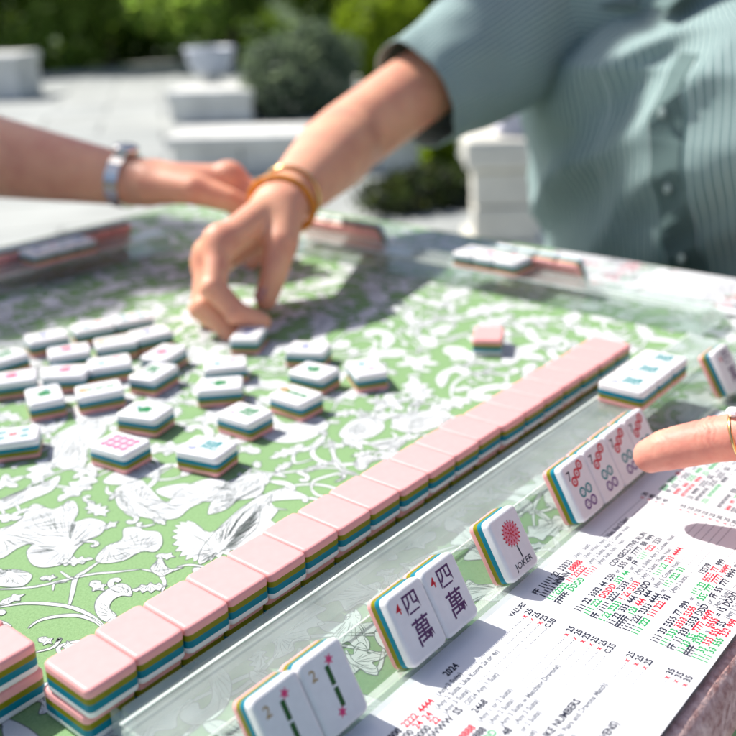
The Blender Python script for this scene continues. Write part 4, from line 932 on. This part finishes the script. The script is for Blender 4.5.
def loft_shirt(parent, loc, m, spine, prof, f, sleeves, vneck=.10, nphi=150, nz=120, wr=.006, seed=0, length=None):
    """spine(z)->centre ; prof(z)->(half side, half depth); UV in metres"""
    side = f.cross(V3(0, 0, 1)).normalized(); rng = np.random.RandomState(seed)
    from mathutils import noise
    V = []; UV = []; zs = np.linspace(prof[0][0], prof[-1][0], nz); n = nphi
    pz = [p[0] for p in prof]; pa = np.interp(zs, pz, [p[1] for p in prof]); pb = np.interp(zs, pz, [p[2] for p in prof])
    cx = np.interp(zs, pz, [p[3] for p in prof])   # forward shift of centre
    for i, z in enumerate(zs):
        for j in range(n):
            t = 2*math.pi*j/n; c_, s_ = math.cos(t), math.sin(t)
            ex = 1.0; px = abs(c_)**ex*math.copysign(1, c_); py = abs(s_)**ex*math.copysign(1, s_)
            top = max(0, (i/(nz-1)-.80)/.20)
            zz = z-vneck*top*max(0, c_)**10
            q = spine+f*(cx[i]+px*pb[i])+side*(py*pa[i])+V3(0, 0, zz)
            q0 = q*1.0; ww_ = noise.noise(V3(q0.x*5, q0.y*7+q0.z*4, q0.z*4+seed)); w_ = 1.5*ww_+1.1*(1-2.2*abs(noise.noise(V3(q0.x*4+ww_*.8, q0.y*8+q0.z*7, q0.z*5+2*seed))))+.4*noise.noise(V3(q0.x*16, q0.y*17+q0.z*9, q0.z*10+seed))
            nn = (f*c_/max(pb[i], .02)+side*s_/max(pa[i], .02)).normalized()
            q = q+nn*(w_*wr*2.0*(1-.6*top)); V.append(q-Vector(loc)); UV.append((t/(2*math.pi)*.96, z))
    F = [(i*n+j, i*n+(j+1) % n, (i+1)*n+(j+1) % n, (i+1)*n+j) for i in range(nz-1) for j in range(n)]
    uvl = []
    for i in range(nz-1):
        for j in range(n):
            u0, u1 = .96*j/n, .96*(j+1)/n; uvl += [(u0, zs[i]), (u1, zs[i]), (u1, zs[i+1]), (u0, zs[i+1])]
    for sh, el, r0, r1, fr in sleeves:
        base = len(V); ns = 60; nr = 44; ax_ = (el-sh).normalized(); inn = (spine+V3(0, 0, sh.z-.035)).lerp(sh, .35); a = ax_.cross(V3(0, 0, 1)).normalized(); b_ = a.cross(ax_).normalized(); Ls = (el-sh).length*fr
        for i in range(ns):
            s_ = i/(ns-1); k_ = max(0, (s_-.3)/.7); e_ = min(1, s_/.3); p = inn.lerp(sh, e_) if s_ < .3 else sh+ax_*Ls*k_
            r = (r0*1.12+(r0-r0*1.12)*e_) if s_ < .3 else r0+(r1-r0)*k_
            if i >= ns-2: r += .0015
            for j in range(nr):
                t = 2*math.pi*j/nr; w_ = 1.3*noise.noise(V3(math.cos(t)*1.2+seed, math.sin(t)*1.2+s_*2, s_*2.8))+.6*noise.noise(V3(math.cos(t)*3, math.sin(t)*3+seed, s_*6))
                V.append(p+(a*math.cos(t)+b_*math.sin(t)*1.08)*(r+w_*.006)-Vector(loc))
        for i in range(ns-1):
            for j in range(nr):
                F.append((base+i*nr+j, base+i*nr+(j+1) % nr, base+(i+1)*nr+(j+1) % nr, base+(i+1)*nr+j))
                u0, u1 = .46*j/nr, .46*(j+1)/nr; v0, v1 = Ls*i/ns, Ls*(i+1)/ns; uvl += [(u0, v0), (u1, v0), (u1, v1), (u0, v1)]
    me = bpy.data.meshes.new('shirt'); me.from_pydata([tuple(v) for v in V], [], F); ul = me.uv_layers.new(name='cloth')
    ul.data.foreach_set('uv', [x for q in uvl for x in q]); me.polygons.foreach_set('use_smooth', [True]*len(F)); me.update()
    o = obj('shirt', me, m, parent); sd = o.modifiers.new('thickness', 'SOLIDIFY'); sd.thickness = .0016; sd.offset = -1
    return o
def stripe_mat(name, base, stripe, pitch=.0105, frac=.16):
    m = mat(name, base, .85, .2); n = m.node_tree; b = n.nodes['Principled BSDF']
    uv = n.nodes.new('ShaderNodeUVMap'); uv.uv_map = 'cloth'; sx = n.nodes.new('ShaderNodeSeparateXYZ'); n.links.new(uv.outputs[0], sx.inputs[0])
    def math_(op, a, v):
        k = n.nodes.new('ShaderNodeMath'); k.operation = op; n.links.new(a, k.inputs[0]); k.inputs[1].default_value = v; return k.outputs[0]
    fr = math_('FRACT', math_('DIVIDE', sx.outputs[0], pitch), 0); lt = math_('LESS_THAN', fr, frac)
    mx = n.nodes.new('ShaderNodeMix'); mx.data_type = 'RGBA'; mx.inputs['A'].default_value = (*base, 1); mx.inputs['B'].default_value = (*stripe, 1)
    n.links.new(lt, mx.inputs['Factor']); n.links.new(mx.outputs['Result'], b.inputs['Base Color'])
    nz = n.nodes.new('ShaderNodeTexNoise'); nz.inputs['Scale'].default_value = 900; tc = n.nodes.new('ShaderNodeTexCoord'); n.links.new(tc.outputs['Object'], nz.inputs['Vector'])
    bp = n.nodes.new('ShaderNodeBump'); bp.inputs['Strength'].default_value = .25; bp.inputs['Distance'].default_value = .001; n.links.new(nz.outputs['Fac'], bp.inputs['Height']); n.links.new(bp.outputs[0], b.inputs['Normal'])
    return m
M['stripe'] = stripe_mat('striped_green_cotton', (.19, .285, .28), (.60, .69, .68), .0052, .17)
M['plain'] = stripe_mat('pale_cotton', (.55, .56, .58), (.50, .52, .55))
M['coralshirt'] = stripe_mat('white_linen', (.62, .63, .60), (.58, .6, .57))
def chair(x, y, rz, label):
    c_ = empty('garden_chair', (x, y, -.75), rz)
    b = MB(); b.box(-.23, .23, -.22, .22, .26, .30); obj('seat', bevel_mesh(b.mesh('seat'), .012), M['linen'], c_)
    b = MB(); b.box(-.22, .22, -.27, -.235, .30, .66); obj('backrest', bevel_mesh(b.mesh('backrest'), .012), M['linen'], c_)
    for sx in (-1, 1):
        for sy in (-1, 1):
            b = MB(); b.tube([(sx*.21, sy*.2, 0), (sx*.21, sy*.2, .262)], .016, 10); obj('leg', b.mesh('leg'), M['steel'], c_)
    return tag(c_, label, 'chair')
# --- person in the striped shirt (faces -X)
f1 = V3(-.92, .39, 0).normalized(); W1 = V3(.424, .331, .0840); E1 = V3(.612, .426, .1045); S1 = V3(.855, .395, .205)
hd = V3(.350, .334, .058)-W1
hc1, nl1, J1 = hand(W1, hd, V3(-.43, -.73, .51), .98, [(40, 52, 30), (43, 50, 30), (42, 48, 28), (38, 44, 26)], (4, 0, -4, -8), tipt=V3(.360, .293, .020), flip=-1)
S1b = V3(.93, -.06, .185); E1b = V3(.90, -.15, -.02); W1b = V3(.815, -.075, .030)
hc1b, nl1b, _ = hand(W1b, V3(-.9, .5, -.10), V3(.2, 1, .1), .95, [(50, 60, 35)]*4, flip=1)
P1 = person('person', (.965, .170, -.75), 'person in a striped grey-green shirt reaching across the table with an orange bangle', V3(.965, .170, .08), V3(.95, .170, .27), V3(.915, .18, .44), f1, V3(1.045, .170, -.30),
            [(S1, E1, W1, (.0385, .037, .0215), hc1), (S1b, E1b, W1b, (.044, .041, .0225), hc1b)], V3(.66, .19, -.26), {'skin': M['skin'], 'legs': M['denim']}, M['grey_hair'], .0022, hpar=.008)
add_nails([(c_-Vector(P1.location), a, k_, r_) for c_, a, k_, r_ in nl1], P1, M['nail'])
shirt1 = loft_shirt(P1, P1.location, M['stripe'], V3(.965, .170, 0), [(-.34, .305, .175, -.07), (-.2, .30, .168, -.045), (-.05, .29, .165, -.02), (.1, .295, .172, 0), (.17, .285, .165, .005), (.215, .235, .125, .01), (.245, .115, .088, .01), (.268, .074, .072, .01), (.285, .067, .067, .01)], f1,
           [(S1+V3(.02, -.02, .0), E1, .082, .056, .66), (S1b+V3(.03, .03, 0), E1b, .078, .064, .72)], .05, wr=.0100, seed=4)
# collar, placket and buttons
loc1 = Vector(P1.location); b = MB()
for q in (-1, 1):
    LF = lambda a, c_, z: V3(.965, .170, z)+f1*a+f1.cross(V3(0, 0, 1))*c_; pts = [LF(.066, q*.070, .302), LF(.118, q*.012, .228), LF(.138, q*.058, .226), LF(.092, q*.096, .280)]
    base = [p-loc1 for p in pts]; bk = [p-loc1+V3(.004, 0, -.003) for p in pts]
    b.add(base+bk, [(0, 1, 2, 3), (7, 6, 5, 4), (0, 4, 5, 1), (1, 5, 6, 2), (2, 6, 7, 3), (3, 7, 4, 0)])
M['collar'] = mat('collar_cotton', (.12, .18, .176), .85, .2); obj('collar', b.mesh('collar'), M['collar'], P1)
from mathutils.bvhtree import BVHTree
bv = BVHTree.FromPolygons([v.co.copy() for v in shirt1.data.vertices], [tuple(p.vertices) for p in shirt1.data.polygons])
SD1 = f1.cross(V3(0, 0, 1))
def on_shirt(c_, z, e_=0):
    h_ = bv.ray_cast(V3(.965, .170, z)+f1*.6+SD1*c_-loc1, -f1)[0]
    return (h_ if h_ is not None else V3(.965, .170, z)+f1*.16+SD1*c_-loc1)+f1*e_
PC = lambda z: -.105-.06*(.17-z)
b = MB(); L_ = []
for i in range(60):
    z = .185-.5*i/59; L_.append([on_shirt(PC(z)+w_, z, e_) for w_, e_ in ((-.0185, -.006), (-.018, .0035), (-.006, .003), (.006, .003), (.018, .0035), (.0185, -.006))])
b.rings(L_, 0, False, (False, False), False); obj('placket', b.mesh('placket'), M['collar'], P1)
M['button'] = mat('pearl_button', (.26, .33, .325), .4, .4)
for i in range(5):
    b = MB(); b.lathe([(0, 0), (.0050, .0002), (.0055, .0012), (.0048, .0022), (0, .0019)], n=16)
    bo = obj('shirt_button', b.mesh('shirt_button'), M['button'], P1); bo.location = on_shirt(PC(.13-.075*i), .13-.075*i, .0045); bo.rotation_euler = f1.to_track_quat('Z', 'Y').to_euler()
def bangle(parent, c_, ax_, r, t_, m, name, sq=1.0):
    ax_ = ax_.normalized(); a = ax_.cross(V3(0, 0, 1)).normalized(); u = a.cross(ax_).normalized(); b = MB()
    b.tube([c_+a*math.cos(x)*r+u*math.sin(x)*r*sq for x in [2*math.pi*i/32 for i in range(32)]], t_, 10, closed=True); return obj(name, b.mesh(name), m, parent)
fa = (W1-E1).normalized()
bangle(P1, W1+fa*.008-loc1+V3(0, 0, -.001), fa+V3(0, 0, -.25), .0275, .0029, M['amber'], 'bangle')
bangle(P1, W1-fa*.014-loc1, fa, .0262, .0018, M['gold'], 'gold_bracelet')
chair(1.06, .185, math.pi/2, 'garden chair under the person in the striped shirt')
# --- person opposite, watch arm coming in from the left (faces -Y)
f2 = V3(0, -1, 0); W2 = V3(.414, .523, .083); E2 = V3(.330, .745, .112); S2 = V3(.175, .955, .27)
hc2, nl2, _ = hand(W2, V3(.490, .452, .076)-W2, V3(-.9, -.5, .5), 1.0, [(38, 50, 30), (44, 52, 30), (48, 56, 30), (50, 58, 30)], thumb=[(.8, .4, -.2), (.95, .05, -.3), (.9, -.25, -.4)])
S2b = V3(-.18, .955, .26); E2b = V3(-.26, .80, .02); W2b = V3(-.10, .69, .045)
hc2b, _, _ = hand(W2b, V3(.8, -.4, -.15), V3(.3, .9, .2), .95, [(40, 50, 30)]*4, flip=-1)
P2 = person('person', (0, 1.03, -.75), 'person at the left edge whose bare forearm wears a metal wristwatch', V3(0, 1.02, .06), V3(0, 1.0, .26), V3(0, .97, .43), f2, V3(0, 1.08, -.30),
            [(S2, E2, W2, (.043, .041, .0225), hc2), (S2b, E2b, W2b, (.043, .040, .0225), hc2b)], V3(0, .68, -.26), {'skin': M['skin'], 'legs': M['linen']}, M['hair'], .0026, hpar=.008)
loc2 = Vector(P2.location)
loft_shirt(P2, loc2, M['plain'], V3(0, 1.02, 0), [(-.34, .185, .145, -.05), (-.2, .175, .14, -.03), (-.05, .165, .13, -.01), (.1, .178, .13, 0), (.17, .18, .12, .005), (.215, .16, .1, .01), (.245, .105, .083, .015), (.268, .07, .07, .02)], f2,
           [(S2+V3(-.03, .01, 0), E2, .075, .062, .45), (S2b+V3(.03, .01, 0), E2b, .075, .062, .45)], .05, 90, 70, seed=9)
fa2 = (W2-E2).normalized(); wc = W2-fa2*.012-loc2
wa = fa2.cross(V3(0, 0, 1)).normalized(); wu = wa.cross(fa2).normalized(); b = MB(); rings = []
for i in range(40):
    t_ = 2*math.pi*i/40; r0, r1 = .0246, .0270; e = wa*math.cos(t_)+wu*math.sin(t_)
    rings.append([wc+e*(r1+.0006*(i % 2))+fa2*.007, wc+e*(r1+.0006*(i % 2))-fa2*.007, wc+e*r0-fa2*.007, wc+e*r0+fa2*.007])
rings.append(rings[0]); b.rings(rings, 0, False, (False, False)); wb = obj('wristwatch', b.mesh('wristwatch'), M['steel'], P2)
Mx = Matrix((wa.to_4d(), fa2.to_4d(), wu.to_4d(), (0, 0, 0, 1))).transposed(); Mx.translation = wc+wu*.027
b = MB(); b.lathe([(0, -.002), (.0115, -.001), (.0125, .003), (.0110, .0065), (.0, .0065)], n=28); b.v = [tuple(Mx @ Vector(p)) for p in b.v]; cs = obj('watch_case', b.mesh('watch_case'), M['steel'], wb)
b = MB(); b.lathe([(0, .0066), (.0098, .0066), (.0098, .0072), (0, .0073)], n=28); b.v = [tuple(Mx @ Vector(p)) for p in b.v]; obj('watch_dial', b.mesh('watch_dial'), M['dial'], wb)
chair(0, 1.09, math.pi, 'garden chair under the person with the wristwatch')
# --- person at the right, only a pointing finger reaches into view
f3 = V3(-.8, .6, 0); TIP = V3(.2545, -.0835, .0345); KN = V3(.2718, -.1558, .0638)
d3 = (TIP-KN).normalized(); W3 = KN-(d3*.75+V3(-.25, .1, .15)).normalized()*.095
hdir = (KN-W3).normalized(); hs = V3(-.35, -.55, .62)
hc3, nl3, J3 = hand(W3, hdir, hs, 1.0, [(2, 6, 5), (62, 80, 45), (68, 84, 45), (70, 84, 45)], (0, 0, -2, -4), thumb=[(.6, .5, -.5), (.8, .1, -.55), (.8, -.25, -.5)], flip=-1)
hc3 = [c_ for c_ in hc3]
# pointing index rebuilt to end exactly on the tile
kn, p1, p2 = J3[0][0], KN.lerp(TIP, .0), None
i0 = 2
A_ = KN; B_ = KN.lerp(TIP, .50)+V3(0, 0, .0022); C_ = KN.lerp(TIP, .79)+V3(0, 0, .0016)
hc3 = [c_ for i, c_ in enumerate(hc3) if i not in (2, 3, 4, 5, 6)] + [(J3[0][0], .0120, A_, .0118, 'tip'), (A_, .0118, B_, .0108, 'tip'), (B_+V3(0, 0, .0005), .0107, B_+V3(.0006, 0, .0005), .0107, 'tip'), (B_, .0107, C_, .0101, 'tip'), (C_, .0101, TIP+(KN-TIP).normalized()*.0082, .0084, 'tip')]
E3 = V3(.60, -.37, .10); S3 = V3(.80, -.42, .26)
E3b = V3(1.0, -.75, .0); W3b = V3(.78, -.62, -.02)
hc3b, _, _ = hand(W3b, V3(-.9, .3, 0), V3(.2, .5, .6), .95, [(40, 50, 30)]*4, flip=1)
P3 = person('person', (.93, -.56, -.75), 'person at the right edge pointing an index finger with a white-stone ring at the tiles', V3(.90, -.54, .10), V3(.89, -.53, .30), V3(.85, -.50, .47), f3, V3(.96, -.58, -.30),
            [(S3, E3, W3, (.043, .040, .0225), hc3), (V3(.98, -.68, .25), E3b, W3b, (.043, .040, .0225), hc3b)], V3(.62, -.34, -.26), {'skin': M['skin_hand'], 'legs': M['denim']}, M['hair'], .0011, hpar=.005, crease=[(B_, d3, [(-.0042, .0004), (-.0014, .0006), (.0016, .0006), (.0046, .0004)]), (C_, d3, [(-.0022, .0004), (.0004, .00055), (.0028, .0004)])])
loc3 = Vector(P3.location)
tn = [(TIP.lerp(KN, .13)+V3(0, 0, .0079), d3, (V3(0, 0, 1)-d3*d3.z).normalized(), .0078)]
add_nails([(c_-loc3, a, k_, r_) for c_, a, k_, r_ in tn+nl3[1:]], P3, M['nail'])
loft_shirt(P3, loc3, M['coralshirt'], V3(.90, -.54, 0), [(-.32, .185, .145, -.04), (-.2, .175, .14, -.02), (-.05, .165, .13, 0), (.13, .178, .13, 0), (.20, .18, .12, .005), (.25, .16, .1, .01), (.28, .105, .083, .015), (.30, .07, .07, .02)], f3,
           [(S3+V3(.03, -.02, 0), E3, .075, .062, .8), (V3(.96, -.66, .25), E3b, .075, .062, .8)], .05, 90, 70, seed=12)
rp = A_.lerp(B_, .72); bangle(P3, rp-loc3, d3, .0107, .0010, M['gold'], 'ring')
b = MB(); b.lathe([(0, 0), (.0022, .0004), (.0038, .0022), (.0030, .0036), (0, .004)], rp-loc3+V3(-.002, .002, .0105), 10, 0, False); obj('ring_stone', b.mesh('ring_stone'), M['gem'], P3)
chair(.965, -.585, math.atan2(.6, -.8)-math.pi/2, 'garden chair at the right under the pointing person')
S.cycles.transparent_max_bounces = 24
